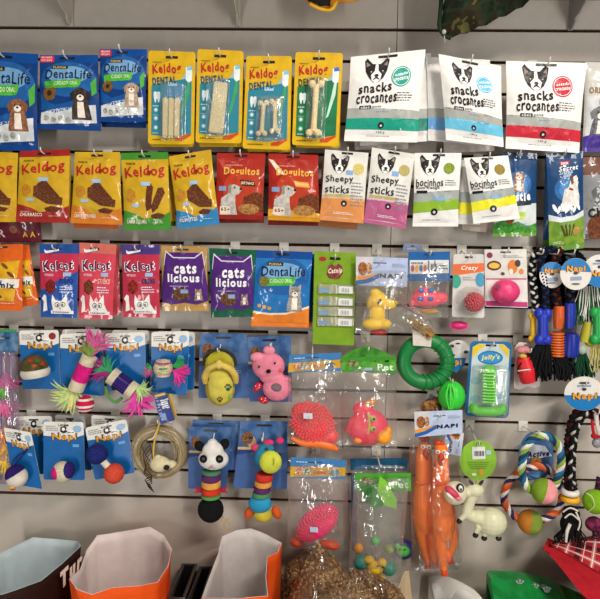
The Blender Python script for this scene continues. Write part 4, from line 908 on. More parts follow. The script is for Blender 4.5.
s = Pack('hanging_tag', 'narrow dark blue and yellow tag with white lettering above the raffia ring', 'tag', (153, 394, 166, 391, 175, 420, 161, 424.5), .085, flat=True); s.card('#20357e', 'print', corner=.06); s.text('Super', .3, .18, 1.0, .62, '#e6e8ee', bold=.05, rot=-PI/2+.02, part='brand_lettering'); s.lines(.08, .1, .3, .9, 8, '#9fb0d8'); s.poly('yellow_print', rr(.08, .04, .9, .12, .02), 'print', '#cfae3c', 2); s.poly('yellow_print', rr(.1, .68, .5, .9, .02), 'print', '#7f9ad0', 2); s.hole(.5, .94, .1, .02); s.done()
s = Pack('hanging_tag', 'plain yellow edged tag behind the narrow dark blue tag', 'tag', (163, 393, 172, 394, 177, 417, 169, 420), .078, flat=True); s.card('#b89a4a', 'print', corner=.06); s.hole(.5, .05); s.done()

# ---- plush slipper and plush mouse, each on a blue card
def petcard(q, d, label, name='toy_backing_card', txt=False):
    s = Pack(name, label, 'toy card', q, d, flat=True, group='dark blue backing cards of the plush toys'); s.card('#3f5f96', 'print', corner=.02); s.hole(.5, .06, .16, .016)
    s.poly('sky_print', [(0, 0), (1, 0), (1, .45), (0, .5)], 'print', '#2f568c', 1, '#51719f', 25); s.poly('dog_picture', ell(.17, .25, .12, .1), 'print', '#8a5a3a', 3, '#5f3c28', 200); s.poly('dog_picture', ell(.26, .3, .1, .08), 'print', '#c9a88a', 3, '#8a6a54', 200)
    s.poly('stripe_print', [(0, .42), (.25, .42), (.5, .36), (.5, .4), (.25, .47), (0, .49)], 'print', '#22397a', 4); s.poly('stripe_print', [(0, .38), (.25, .38), (.45, .34), (.45, .36), (.25, .42), (0, .42)], 'print', '#c8a86c', 3); s.lines(.5, .52, .85, .62, 3, '#8fa4c8')
    s.done(); return s
petcard((200, 333.5, 247, 334, 250, 398, 198.5, 398), .04, 'dark blue card behind the yellow plush slipper'); petcard((247.5, 337, 291, 335.5, 292, 402, 249.5, 401.5), .04, 'dark blue card behind the pink plush mouse')
t = T('plush_slipper', 'yellow plush slipper toy with paw prints', 'plush toy', 219, 407, .06)
def sole(bm): sb(bm, 219.5, 366, .062, 15.5, 15.5, 5); sb(bm, 220, 388, .062, 15.5, 19, 5.5); sb(bm, 219.5, 377, .062, 14.5, 16, 5)
bpart('sole', t, 'cloth', '#b3a43c', sole, voxel=.0016); part('insole', t, 'cloth', '#a8a02c', lambda bm: sb(bm, 219, 362.5, .074, 13.5, 11, 2.2))
bpart('upper', t, 'cloth', '#c9bb52', lambda bm: (sb(bm, 220.5, 387, .075, 13.5, 18.5, 6), sb(bm, 219.5, 376, .075, 11.5, 8, 5.5)))
part('heel_trim', t, 'cloth', '#3c3a2c', lambda bm: tb(bm, [(204, 366, .058), (206, 355, .058), (219, 349.5, .058), (233, 355, .058), (236, 366, .058)], 1.6, .058))
bpart('strap', t, 'cloth', '#d0b45a', lambda bm: (tb(bm, [(218, 364.5, .09), (209, 369, .086), (205, 377, .078), (205.5, 383, .07)], [3, 3.6, 3.8, 2.6], .08, seg=12), tb(bm, [(220, 364.5, .09), (230, 369, .086), (235, 376, .078), (236, 383, .07)], [3, 3.6, 3.8, 2.6], .08, seg=12)), voxel=.0012, sm=3)
part('strap_loop', t, 'cloth', '#d8c06a', lambda bm: bx(bm, tuple(P(215.5, 369, .102)), tuple(P(222.5, 360, .088)), bev=.002) if False else sb(bm, 219, 364.5, .092, 3.8, 4.6, 2.4))
def paw(t, x, y, s, col, d):
    for dx, dy, rx, ry in ((0, 1.2, 1.5, 1.2), (-1.9, -.4, .6, .9), (-.7, -1.7, .6, .9), (.8, -1.7, .6, .9), (2, -.4, .6, .9)): part('paw_print', t, 'cloth', col, lambda bm: sb(bm, x+dx*s, y+dy*s, d, rx*s, ry*s, .5))
paw(t, 228, 387.5, 1.45, '#1f5a4a', .088); paw(t, 219.8, 399.5, 1.15, '#5c3c28', .088); part('paw_print', t, 'cloth', '#8aa83c', lambda bm: sb(bm, 230, 396.5, .083, 2.6, 2.4, .6))
hook(219, 351, .066, 'the yellow plush slipper')
t = T('plush_mouse', 'pink plush mouse toy with a grey belly spot', 'plush toy', 276, 404, .06)
bpart('body', t, 'cloth', '#dc7f96', lambda bm: (sb(bm, 268.5, 366, .07, 17, 14.5, 8), sb(bm, 277, 388, .068, 15, 13.5, 7.5), sb(bm, 272, 377, .068, 13, 8, 7), sb(bm, 287, 379, .068, 5, 4, 4, rot=.5)), voxel=.0016)
part('ear', t, 'cloth', '#e08a9f', lambda bm: sb(bm, 257, 357, .076, 7.2, 4.8, 3.6, rot=-.1)); part('ear', t, 'cloth', '#e08a9f', lambda bm: sb(bm, 269, 350.5, .074, 6.2, 5, 3.6, rot=.1)); part('belly_spot', t, 'cloth', '#77646c', lambda bm: sb(bm, 276.5, 387.5, .084, 5.6, 4.4, 2.4, rot=.15))
for x, y in ((259, 366.8), (274.8, 363.2)): part('eye', t, 'plastic', '#16100f', lambda bm: sb(bm, x, y, .088, 1.2, 1.2, 1))
part('nose', t, 'cloth', '#16100f', lambda bm: sb(bm, 268.5, 371.3, .0905, 2.5, 2.1, 1.5)); part('cheek', t, 'cloth', '#d4566e', lambda bm: sb(bm, 280, 370, .082, 3, 2.2, 1.2))
for x, y, a in ((257.5, 387, -.9), (263.5, 400, .3)):
    f = part('foot', t, 'cloth', '#c4283f', lambda bm: sb(bm, x, y, .066, 5.6, 3.8, 4, rot=a))
    for dx, dy in ((-2, -1), (1.5, .5), (-.5, 1.8), (2, -1.8)): part('white_dot', t, 'cloth', '#e8dcdc', lambda bm: sb(bm, x+dx, y+dy, .0765-.0008*(abs(dx)+abs(dy)), .6, .6, .4), parent=f)
hook(271, 346.5, .06, 'the pink plush mouse')

# ---- panda and giraffe ring toys
s = petcard((192.5, 419.5, 240, 421, 238, 470, 192, 470), .03, 'blue card edge standing behind the panda toy card'); s = petcard((189, 426.5, 232.5, 427, 226, 490, 188, 488.5), .045, 'blue card directly behind the panda ring toy')
s = petcard((241, 421, 288, 421.5, 287, 489, 233, 488), .045, 'blue card directly behind the giraffe ring toy')
t = T('panda_ring_toy', 'panda plush toy with a rainbow ring body and black round base', 'plush toy', 211, 523, .06)
bpart('head', t, 'cloth', '#dcdad6', lambda bm: (sb(bm, 213.5, 459, .078, 16, 11.5, 10), sb(bm, 213, 452, .078, 11.5, 11.5, 9), sb(bm, 212.5, 445, .077, 6, 7, 5)), voxel=.0016, sm=10)
for x, y, a in ((199.5, 446, -.5), (224.5, 444, .5)): part('ear', t, 'cloth', '#131316', lambda bm: sb(bm, x, y, .07, 5, 6, 3.5, rot=a))
for x in (203.4, 219.5):
    e = part('button_eye', t, 'cloth', '#141414', lambda bm: sb(bm, x, 459, .100, 4.1, 4.3, 1.8)); part('eye_stitch', t, 'rope', '#6a6a70', lambda bm: (tb(bm, [(x-1.2, 457.8), (x+1.2, 460.2)], .35, .1055, sp=False), tb(bm, [(x+1.2, 457.8), (x-1.2, 460.2)], .35, .1055, sp=False)), parent=e)
part('nose', t, 'cloth', '#d49aa4', lambda bm: sb(bm, 211.5, 466, .104, 1.6, 1.1, 1)); part('mouth', t, 'rope', '#8a8078', lambda bm: tb(bm, [(208, 469, .100), (211.5, 467.5, .1035), (215, 469, .100)], .35, .1))
def rings(t, x, ys, rx, cols, d=.075, dx=0):
    for i, cc in enumerate(cols):
        y0, y1 = ys[i], ys[i+1]; k = mpp(d); c0 = P(x+dx*i, (y0+y1)/2, d); h = (y1-y0)*k/2; R = rx*k
        part('body_ring', t, 'cloth', cc, lambda bm: lathe(bm, c0, [(R*.9, -h*1.0), (R*1.0, -h*.75), (R*1.03, 0), (R*1.0, h*.75), (R*.9, h*1.0)], (0, 0, 1), 24))
rings(t, 211.5, [470, 473.5, 480.3, 487.3, 493.6, 497.5], 9.8, ['#4a7a5c', '#5a2a64', '#d89a4c', '#cc3a26', '#5a9a54'], dx=-.15)
part('round_base', t, 'cloth', '#111114', lambda bm: sb(bm, 210.7, 509.5, .075, 13.8, 13.8, 11)); 
for x, sg in ((199.5, -1), (222.5, 1)): part('side_ribbon', t, 'cloth', '#a0283c', lambda bm: prism(bm, [(x-sg*3, 488.5), (x+sg*4.5, 486.5), (x+sg*3, 490), (x+sg*4.8, 493), (x-sg*3, 492.5)], .078, .002))
part('string_bow', t, 'rope', '#b59c78', lambda bm: (tb(bm, [(222, 516), (228, 522), (231, 528), (226, 530), (224, 524), (229, 518)], .8, .07, seg=6), tb(bm, [(222, 517), (221, 524), (224, 531)], .6, .07, seg=6)))
hook(212.5, 442, .072, 'the panda ring toy', tip=.012)
t = T('giraffe_ring_toy', 'blue giraffe plush toy with yellow muzzle, pink horns and rainbow rings', 'plush toy', 262, 523, .06)
bpart('head', t, 'cloth', '#2b7f9e', lambda bm: (sb(bm, 264.5, 457, .074, 11, 12, 9), sb(bm, 266, 449, .074, 9, 6, 7)), sm=8); part('muzzle', t, 'cloth', '#c9cf48', lambda bm: sb(bm, 270.5, 462, .092, 11.8, 12.2, 6.5)); part('nostril', t, 'rope', '#a8a83a', lambda bm: tb(bm, [(274, 458), (273.5, 465)], .4, .109, sp=False))
for x, y, a, rx in ((255, 447.6, -.3, 4.2), (268.5, 442.8, -.1, 5.6), (280, 440.5, .3, 4)): part('horn', t, 'cloth', '#d63a6c', lambda bm: sb(bm, x, y, .072, rx, 3.6, 3, rot=a))
for x, y in ((266.5, 449), (281, 454)): part('eye', t, 'plastic', '#141414', lambda bm: sb(bm, x, y, .093 if x < 270 else .085, 1.6, 1.6, 1.2))
rings(t, 264.3, [473, 480.5, 486.3, 491.6, 496.5], 8.8, ['#c6352a', '#d89440', '#5c2a64', '#4f8f5c'], dx=-1.1)
part('blue_ball', t, 'cloth', '#2f92bc', lambda bm: sb(bm, 260, 503.5, .075, 12.3, 9.8, 9)); part('yellow_ball', t, 'cloth', '#c2b03c', lambda bm: sb(bm, 263, 515, .073, 10, 7.5, 8))
for x, a in ((249.5, .4), (276.5, -.4)): part('foot', t, 'cloth', '#c8562a', lambda bm: sb(bm, x, 512.5, .072, 4.8, 7.5, 4, rot=a))
hook(262.5, 440.5, .072, 'the giraffe ring toy', tip=.014)

# ---- clear bags of rubber toys in the middle
def strip_header(label, q, d, hd, name='bagged_toy'):
    s = header(label, q, d, name, 'dog toy', '#3d7ab2', 'clear bags of rubber dog toys', hole=(.45, .2), hd=hd)
    s.poly('yellow_band', [(.0, .45), (1, .38), (1, .82), (0, .95)], 'print', '#c89a2c', 1); s.poly('dog_picture', ell(.2, .62, .11, .2, 14), 'print', '#c25a2c', 3, '#e0c0a0', 200); s.poly('dog_picture', ell(.3, .68, .08, .16, 12), 'print', '#3a6a44', 4, '#e8e4dc', 200); s.poly('dog_picture', ell(.8, .66, .1, .17, 12), 'print', '#6b90a8', 3, '#3a3a34', 200)
    s.text('Latex', .42, .55, .66, .76, '#c23c2a', bold=.03, shear=.4, part='brand_lettering'); s.lines(.1, .15, .35, .25, 1, '#e0e8ee'); return s
s = strip_header('clear bag with blue and yellow header holding a coral spiky hedgehog toy', (289.5, 355, 341, 352.5, 340, 371, 288, 373), .088, 'the bagged coral hedgehog'); s.done(); r = s.root
def hog(bm):
    sb(bm, 313, 423, .075, 22, 19.5, 11, rot=.55); sb(bm, 302, 411, .075, 11, 9, 8); sb(bm, 330, 436, .075, 9, 8, 7)
bpart('hedgehog_body', r, 'rubber', '#fb3a48', hog, voxel=.002)
def spikes(bm, cx, cy, rx, ry, d, n, rot, h=2.2, sc=1.3, rz=11):
    k = mpp(d)
    for i in range(n):
        f = (i+.5)/n; th = i*2.399963; rr_ = math.sqrt(f)*.97; x, y = rr_*math.cos(th), rr_*math.sin(th); z = math.sqrt(max(0, 1-x*x-y*y))
        X = cx+(x*math.cos(rot)-y*math.sin(rot)*ry/rx)*rx; Y = cy+(x*math.sin(rot)+y*math.cos(rot)*ry/rx)*rx; dd = d+z*rz*k
        c0 = P(X, Y, dd); nrm = Vector((X-cx, 0, -(Y-cy)))*(.05)+Vector((0, -z*1.2, 0)); nrm.normalize()
        ball(bm, c0, (sc*k, sc*k, sc*k), seg=6); tube(bm, [c0, c0+nrm*h*k], [sc*k, sc*.3*k], 5)
part('hedgehog_spines', r, 'rubber', '#ff4652', lambda bm: spikes(bm, 312.5, 422, 22.5, 20, .075, 150, .55, 3.2, 1.7, 11.5))
bpart('orange_foot_rim', r, 'rubber', '#e8742c', lambda bm: tb(bm, [(291, 437, .078), (302, 442, .08), (316, 443, .082), (330, 446, .08), (338, 450, .078)], [2, 4.5, 5, 4.5, 1.5], .08, seg=12), sm=3)
part('price_sticker', r, 'card', '#c9cfe0', lambda bm: prism(bm, [(303.5, 413), (312.5, 413.5), (312.5, 419), (303.5, 418.5)], .1165, .0006)); film_bag(s, (289, 356, 341, 354, 342, 449, 287, 443), .078, .075, seed=5)
def pet_header(s, lab=True):
    s.poly('grass_print', [(0, .25), (1, .2), (1, .8), (0, .85)], 'print', '#3f8a2c', 1, '#5aa63a', 30); s.poly('dog_picture', ell(.2, .42, .12, .22, 14), 'print', '#5c4a34', 3, '#8a9a5a', 120)
    s.text('Pet', .66, .42, .95, .82, '#e0ecd8', bold=.02, part='brand_lettering'); s.poly('blue_tag', rr(.42, .68, .56, .85, .01), 'print', '#9cc0dc', 4); s.lines(.2, .86, .8, .95, 1, '#234a1c')
s = header('clear bag with green header holding a round pink bird toy', (341, 357, 396, 357, 396, 373.5, 342, 372), .09, 'bagged_toy', 'dog toy', '#3d8a2e', 'clear bags of rubber dog toys', hole=None)
s.poly('header_peak', [(0, .02), (1, .02), (1, .3), (0, .3)], 'print', '#3d8a2e', 1); pet_header(s); s.done(); r = s.root
part('header_peak', r, 'print', '#44902f', lambda bm: prism(bm, [(341, 357.5), (352, 350), (368, 345.5), (380, 350), (396, 357.5)], .0895, .0008), '#2f6f24', 40); hook(368, 350, .09, 'the bagged pink bird')
bpart('bird_body', r, 'rubber', '#fb2c5c', lambda bm: (sb(bm, 368, 427, .075, 21, 19.5, 12), sb(bm, 363, 409, .075, 11, 8, 7)), '#f22c4a', 30, voxel=.002)
bpart('beak', r, 'rubber', '#f09a20', lambda bm: (sb(bm, 384, 437, .095, 8, 7.5, 6, rot=-.5), sb(bm, 388, 431, .093, 4, 5, 4)), sm=4)
for y in (418.5, 428.8):
    e = part('eye', r, 'rubber', '#b8c24a', lambda bm: sb(bm, 373, y, .105, 3.4, 3, 2)); part('pupil', r, 'plastic', '#141410', lambda bm: sb(bm, 374, y+.6, .111, 1.3, 1.3, 1), parent=e)
bpart('crest', r, 'rubber', '#d98a3c', lambda bm: (sb(bm, 371, 402.5, .083, 6, 4, 4), sb(bm, 367, 405, .083, 4, 4, 3)), sm=3); bpart('wing', r, 'rubber', '#d82c50', lambda bm: (sb(bm, 350, 425, .082, 3.4, 8, 4, rot=.3), sb(bm, 349, 431, .082, 4, 3, 3)), sm=3); part('foot', r, 'rubber', '#e8843c', lambda bm: sb(bm, 358, 440.5, .092, 4.5, 3.4, 3)); bpart('yellow_stripe', r, 'rubber', '#d8b04a', lambda bm: tb(bm, [(368, 412, .098), (369.5, 423, .104), (368, 434, .101)], 1.4, .1), sm=1)
film_bag(s, (341, 362, 396, 362, 397, 450, 343, 448), .078, .08, seed=11)
s = strip_header('clear bag with blue and yellow header holding a bright pink egg shaped toy', (291, 457, 346, 460, 345, 479.5, 290, 478), .088, 'the bagged bright pink egg toy'); s.done(); r = s.root
bpart('egg_body', r, 'rubber', '#ff2e72', lambda bm: sb(bm, 317.5, 523, .08, 25.5, 15.5, 13, rot=-.72), voxel=.002, sm=2); part('egg_bumps', r, 'rubber', '#ff3e7c', lambda bm: spikes(bm, 317.5, 523, 25, 15.5, .08, 170, -.72, 1.2, 1.3, 13))
part('price_sticker', r, 'card', '#b8c4de', lambda bm: prism(bm, [(310, 527), (318, 527.5), (318, 532.5), (310, 532)], .1175, .0006))
for x, y, a in ((297, 542, .2), (330, 544.5, .15)): part('foot', r, 'rubber', '#e04a20', lambda bm: sb(bm, x, y, .075, 11 if x > 300 else 7, 4.4, 6, rot=a))
film_bag(s, (289, 458, 347, 461, 349, 551, 287, 548), .078, .08, seed=21)
s = header('clear bag with crumpled green header holding yellow and teal ball toys', (354.5, 473.5, 411, 473, 411, 491, 356, 492), .095, 'bagged_toy', 'dog toy', '#4a9a34', 'clear bags of rubber dog toys', hole=None); pet_header(s); s.done(); r = s.root
hook(380, 466, .095, 'the bags with dark blue and green headers')
for i, (pts, cc) in enumerate((([(362, 487), (376, 484), (384, 489), (383, 506), (374, 509), (363, 497)], '#3a8a2c'), ([(380, 476), (386, 481), (397, 500), (396, 509), (384, 505), (377, 490)], '#7fbf3c'), ([(366, 489), (372, 487), (372, 503), (367, 498)], '#2a6a2a'))): part('crumpled_flap', r, 'print', cc, lambda bm: prism(bm, pts, .112+.004*i, .0012), '#2f7a2a' if i == 0 else None, 60)
s2 = Pack('x', 'x', 'x', (376, 492, 396, 490, 398, 507, 378, 510), .114, flat=True); bpy.data.objects.remove(s2.root); s2.root = r; s2.text('Pe', .3, .3, .85, .7, '#d8ecc8', bold=.02, part='brand_lettering'); s2.done()
rndp = random.Random(8)
for x, y, rx, cc in ((361, 562, 8.2, '#1f8a7c'), (389, 569, 7.6, '#1c8f78'), (375.5, 541, 4.8, '#4ab05a')): part('toy_ball', r, 'rubber', cc, lambda bm: sb(bm, x, y, .10, rx, rx*.95, rx*.9))
bpart('yellow_toy', r, 'rubber', '#e6b820', lambda bm: (sb(bm, 375, 568, .11, 9, 7, 7), sb(bm, 369, 560, .108, 6, 4, 5), sb(bm, 382, 563, .113, 5, 5, 5), sb(bm, 382, 578, .108, 4, 3.5, 4), sb(bm, 368, 575, .108, 4, 3, 4)), sm=3)
for x, y in ((378, 566), (383, 567)): part('eye', r, 'plastic', '#2a3a1c', lambda bm: sb(bm, x, y, .1285, 1.1, 1.1, .9))
part('toy_ball', r, 'rubber', '#e8a020', lambda bm: sb(bm, 358.5, 548, .10, 4.8)); film_bag(s, (354, 480, 409, 478, 400, 583, 348, 577), .102, .072, seed=31)
s = header('clear bag with dark blue header holding a blue and green toy, behind the green one', (350, 459, 407.5, 458, 407.5, 471, 350.5, 470), .036, 'bagged_toy', 'dog toy', '#1c5478', 'clear bags of rubber dog toys', hole=None); s.hole(.5, .3); s.lines(.2, .5, .85, .8, 2, '#6a94b4'); s.done(); r = s.root
part('toy_ball', r, 'rubber', '#27327a', lambda bm: sb(bm, 403.5, 549, .036, 11, 11, 8)); bpart('green_face', r, 'rubber', '#4cc04a', lambda bm: (sb(bm, 403, 551, .052, 7.5, 6, 4.5), sb(bm, 397, 546, .05, 3, 3, 3)), sm=3)
for x in (400, 405): part('eye', r, 'plastic', '#161616', lambda bm: sb(bm, x, 549.5, .0635, 1.2, 1, 1))
part('toy_ball', r, 'rubber', '#9cb23c', lambda bm: sb(bm, 389, 549, .04, 6, 5, 5)); part('blue_insert', r, 'print', '#2a5a8a', lambda bm: prism(bm, [(351, 475), (357, 474), (357, 552), (352, 550)], .034, .001)); film_bag(s, (351, 465, 409, 464, 411, 565, 356, 560), .034, .05, seed=41)

# ---- yellow dog and pink fish bags
s = header('clear bag with pale blue header reading NAPI holding a yellow rubber dog', (356, 256.5, 408, 258, 407, 287, 356, 285), .082, 'bagged_toy', 'dog toy', '#aab8d8', 'clear bags of rubber dog toys', hole=(.46, .2), hd='the bagged yellow rubber dog')
def napi_hdr(s):
    s.poly('panel_print', [(0, 0), (.34, 0), (.26, .75), (0, .8)], 'print', '#c9c6cc', 1); s.poly('dog_picture', ell(.13, .42, .09, .24, 14), 'print', '#a8673a', 3, '#7c4a2a', 200); s.poly('dog_picture', ell(.25, .4, .06, .2, 12), 'print', '#8a5c3c', 3, '#c9a07c', 200); s.poly('orange_stripe', [(0, .7), (.2, .66), (.42, .55), (.42, .6), (.2, .78), (0, .84)], 'print', '#e0963c', 4); s.poly('blue_stripe', [(0, .84), (.2, .78), (.45, .56), (.45, .72), (.25, .9), (0, 1)], 'print', '#2060a8', 4)
    s.text('NAPI', .46, .56, .9, .72, '#14203c', bold=.05, part='brand_lettering', layer=6); s.lines(.7, .2, .95, .34, 3, '#8a98bc')
napi_hdr(s); s.done(); r = s.root
bpart('dog_body', r, 'rubber', '#ffd01a', lambda bm: (sb(bm, 378, 300, .075, 9.5, 9, 8), sb(bm, 387.5, 304, .08, 9, 5.6, 6, rot=.1), sb(bm, 377, 314, .075, 8.5, 10, 7.5), sb(bm, 374, 324, .075, 12, 6, 8), sb(bm, 385, 324, .08, 6.5, 5, 6), sb(bm, 375, 292, .075, 5.5, 3.6, 5)), voxel=.0016)
part('nose', r, 'rubber', '#e0b018', lambda bm: sb(bm, 396, 302, .083, 2.6, 2.4, 3)); part('eye', r, 'plastic', '#171717', lambda bm: sb(bm, 379.5, 301.5, .0955, 1.4, 3.2, 1, rot=.5)); part('ear', r, 'rubber', '#dcae18', lambda bm: sb(bm, 370, 302, .083, 3.4, 7, 4, rot=.2)); part('red_base', r, 'rubber', '#a8262c', lambda bm: sb(bm, 379, 332, .072, 9, 3, 6))
film_bag(s, (356, 270, 408, 270, 407, 332, 355, 334), .08, .06, seed=51)
s = header('clear bag with bright blue header holding a pink toy with blue spots', (408.5, 252, 450, 251.5, 450, 281.5, 408.5, 281), .082, 'bagged_toy', 'dog toy', '#1a5c9c', 'clear bags of rubber dog toys', hole=(.5, .1), hd='the bagged pink toy with blue spots')
s.poly('white_plate', [(.03, .28), (.97, .28), (.97, .72), (.03, .76)], 'print', '#d4d6d8', 1); s.text('Lub', .46, .3, .68, .68, '#1c2a5c', bold=.04, part='brand_lettering', shear=.15)
for i, cc in enumerate(('#c04a2a', '#e0a02c', '#3a5a8c', '#c04a2a')): s.poly('pet_picture', ell(.1+.1*i, .56, .045, .12, 10), 'print', cc, 3)
s.lines(.06, .32, .42, .44, 1, '#3a3a44'); s.lines(.74, .42, .94, .62, 2, '#3a3a44'); s.done(); r = s.root
bpart('fish_body', r, 'rubber', '#ff4a68', lambda bm: (sb(bm, 427, 299, .075, 16, 9, 8), sb(bm, 440, 298, .075, 8, 6, 5), sb(bm, 416, 303, .075, 7, 5, 5), sb(bm, 424, 292, .075, 10, 5, 5)), sm=8)
for x, y in ((421.3, 290.5), (431, 290.5), (420.5, 299), (430.5, 299)): part('blue_spot', r, 'rubber', '#2a6ab8', lambda bm: sb(bm, x, y, .0935 if y > 295 else .087, 3.2, 2.4, 1.6))
part('mouth', r, 'rubber', '#3a1c24', lambda bm: tb(bm, [(415, 306.5, .09), (425, 308, .093), (436, 307, .09)], .9, .09)); part('yellow_fin', r, 'rubber', '#d8a048', lambda bm: sb(bm, 429, 311, .074, 9, 3, 4)); film_bag(s, (409, 262, 450, 262, 448, 318, 408, 316), .08, .055, seed=61)
s = Pack('hanging_tag', 'crumpled grey blue clear flap above the bright blue header', 'tag', (404, 243, 421, 244, 424, 252, 402, 252), .04, flat=True); s.card('#76829c', 'print', corner=.1); s.hole(.5, .3, .1, .06); s.lines(.2, .5, .8, .8, 1, '#b8c0d0'); s.done()

# ---- bumpy ball blister
s = Pack('ball_blister_card', 'white card with orange top and a reddish bumpy ball in a blister', 'dog toy', (453.5, 254, 484, 254, 484.5, 318, 452, 317), .075, flat=True, hole=(.5, .05), hookd='the reddish bumpy ball blister'); s.card('#c9c6c4', 'print', corner=.08); s.poly('orange_band', [(0, .16), (1, .14), (1, .27), (.6, .3), (0, .34)], 'print', '#d96a3c', 1); s.text('Crazy', .25, .18, .8, .27, '#f4e6da', bold=.03, shear=.3, part='brand_lettering')
s.poly('round_print', ell(.1, .43, .16, .11, 16), 'print', '#3a9a86', 3); s.poly('round_print', ell(.88, .4, .16, .11, 16), 'print', '#4a94b8', 3); s.lines(.3, .35, .7, .42, 2, '#9a9a9c'); s.done(); r = s.root
part('bumpy_ball', r, 'rubber', '#b84a54', lambda bm: sb(bm, 474, 302, .092, 10, 10, 9), smooth='auto'); part('ball_bumps', r, 'rubber', '#b84a54', lambda bm: spikes(bm, 474, 302, 9.5, 9.5, .09, 44, 0, .8, 1.5)); part('clear_blister', r, '', '', lambda bm: sb(bm, 470, 301, .078, 15, 14.5, 13.5, seg=28), material=clear('#f0eeee', .08, .05, 'clear_blister'))
t = T('spiky_disc_toy', 'hot pink spiky rubber disc hanging under the bumpy ball blister', 'dog toy', 459, 331, .05); part('disc', t, 'rubber', '#e0307c', lambda bm: sb(bm, 459, 325, .055, 8.5, 4, 6)); part('disc_spikes', t, 'rubber', '#e84a8c', lambda bm: [tb(bm, [(459+7*math.cos(a), 325.5+3.4*math.sin(a)), (459+10*math.cos(a), 326+6*math.sin(a))], [1, .35], .058, sp=False, seg=6, n=1) for a in [PI*j/9 for j in range(-1, 11)]]); part('hanging_loop', t, 'plastic', '#c9c44a', lambda bm: tb(bm, [(467, 324), (472, 318), (474, 313)], .7, .055))
# ---- pink ball box
s = Pack('ball_box', 'white window card with a magenta foot and a pink star cut ball', 'dog toy', (484.5, 249.5, 526.5, 249, 528, 308, 485.5, 306.5), .078, flat=True, hole=(.5, .05), hookd='the window card of the pink ball'); s.card('#cfccc8', 'print', corner=.02)
s.circ('round_seal', .12, .1, .07, 'print', '#7c2c54', 3); s.poly('emblem', ell(.22, .28, .17, .085, 18), 'print', '#5c3424', 3); s.poly('emblem', ell(.22, .28, .13, .05, 18), 'print', '#d9b04a', 4); s.poly('dog_picture', ell(.66, .3, .12, .12, 14), 'print', '#d07a2c', 3); s.poly('dog_picture', ell(.78, .24, .07, .06, 12), 'print', '#3c2c24', 4); s.poly('dog_picture', ell(.62, .38, .05, .05, 12), 'print', '#e8dccc', 5); s.poly('dog_picture', ell(.86, .38, .06, .05, 12), 'print', '#d07a2c', 3); s.lines(.45, .1, .9, .15, 2, '#777777'); s.poly('leaf_print', ell(.42, .42, .05, .03, 8), 'print', '#4a3a34', 3)
s.poly('window_print', rr(.03, .52, .97, .88, .02), 'print', '#dcd3d2', 1); s.poly('magenta_band', rr(.01, .9, .99, .985, .01), 'print', '#b0206c', 2); s.poly('shelf_line', [(.02, .5), (.98, .49), (.98, .52), (.02, .53)], 'print', '#b07088', 2); s.done(); r = s.root
part('pink_ball', r, 'rubber', '#d83a74', lambda bm: sb(bm, 505.5, 291.5, .09, 14, 12.2, 11, seg=28))
for x, y, sz, a in ((498, 287, 3.4, .3), (512, 288, 3, 1), (505, 298.5, 3.2, .1), (516, 296, 2.2, .6)):
    part('star_cut', r, 'rubber', '#6a1838', lambda bm: prism(bm, [(x+(sz if j % 2 == 0 else sz*.45)*math.cos(a+PI*j/5), y+(sz if j % 2 == 0 else sz*.45)*math.sin(a+PI*j/5)) for j in range(10)], .09+math.sqrt(max(.1, 1-((x-505.5)/14)**2-((y-291.5)/12.2)**2))*11*mpp(.09)+.0006, .0030))
# ---- green ring with its card
t = T('rubber_ring', 'dark green rubber ring with ribbed right side', 'dog toy', 425.5, 389, .06)
cR = P(425.5, 361.5, .06); kk = mpp(.06)
part('ring', t, 'rubber', '#11783a', lambda bm: tube(bm, [cR+Vector((22*kk*math.cos(a), 0, 21.5*kk*math.sin(a))) for a in [2*PI*j/48 for j in range(48)]], 7.2*kk, 16, closed=True))
for j in range(9):
    a = math.radians(50-18*j); part('ridge', t, 'rubber', '#15803f', lambda bm: tube(bm, [cR+Vector(((22+7.6*math.cos(b))*kk*math.cos(a+.12*math.sin(b)), -7.6*kk*math.sin(b), (21.5+7.6*math.cos(b))*kk*math.sin(a+.12*math.sin(b)))) for b in [2*PI*q/18 for q in range(18)]], .9*kk, 6, closed=True))
part('wrap_card', t, 'print', '#cdc6bc', lambda bm: prism(bm, [(412.5, 329), (421, 327), (432.5, 330), (431, 347), (422, 346), (413, 345.5)], .082, .0008)); part('wrap_picture', t, 'print', '#7a5a34', lambda bm: prism(bm, [(409, 322), (418, 320), (434, 330), (429, 341), (421, 334), (413, 329)], .084, .0008), '#c9a87c', 120)
t = T('raffia_chew', 'small brown raffia bundle in thin clear film above the green ring', 'dog toy', 420, 333, .07)
part('raffia', t, 'rope', '#8a6a34', lambda bm: [tb(bm, [(408+rnd.uniform(-1, 3), 321+rnd.uniform(-3, 3)), (418+rnd.uniform(-2, 2), 324+rnd.uniform(-4, 5)), (432+rnd.uniform(-2, 3), 333+rnd.uniform(-3, 4))], .5, .088+rnd.uniform(-.006, .006), seg=4) for _ in range(40)], '#b08a4a', 100); part('clear_film', t, '', '', lambda bm: sb(bm, 416, 322, .086, 20, 9, 5, rot=.45, fn=lambda p: p*(1+.12*noise.noise(p*3))), material=clear('#f2f2f0', .07, .06)); part('hang_strip', t, 'plastic', '#7a3a4a', lambda bm: tb(bm, [(397, 300), (412, 311), (427, 321)], .8, .09))
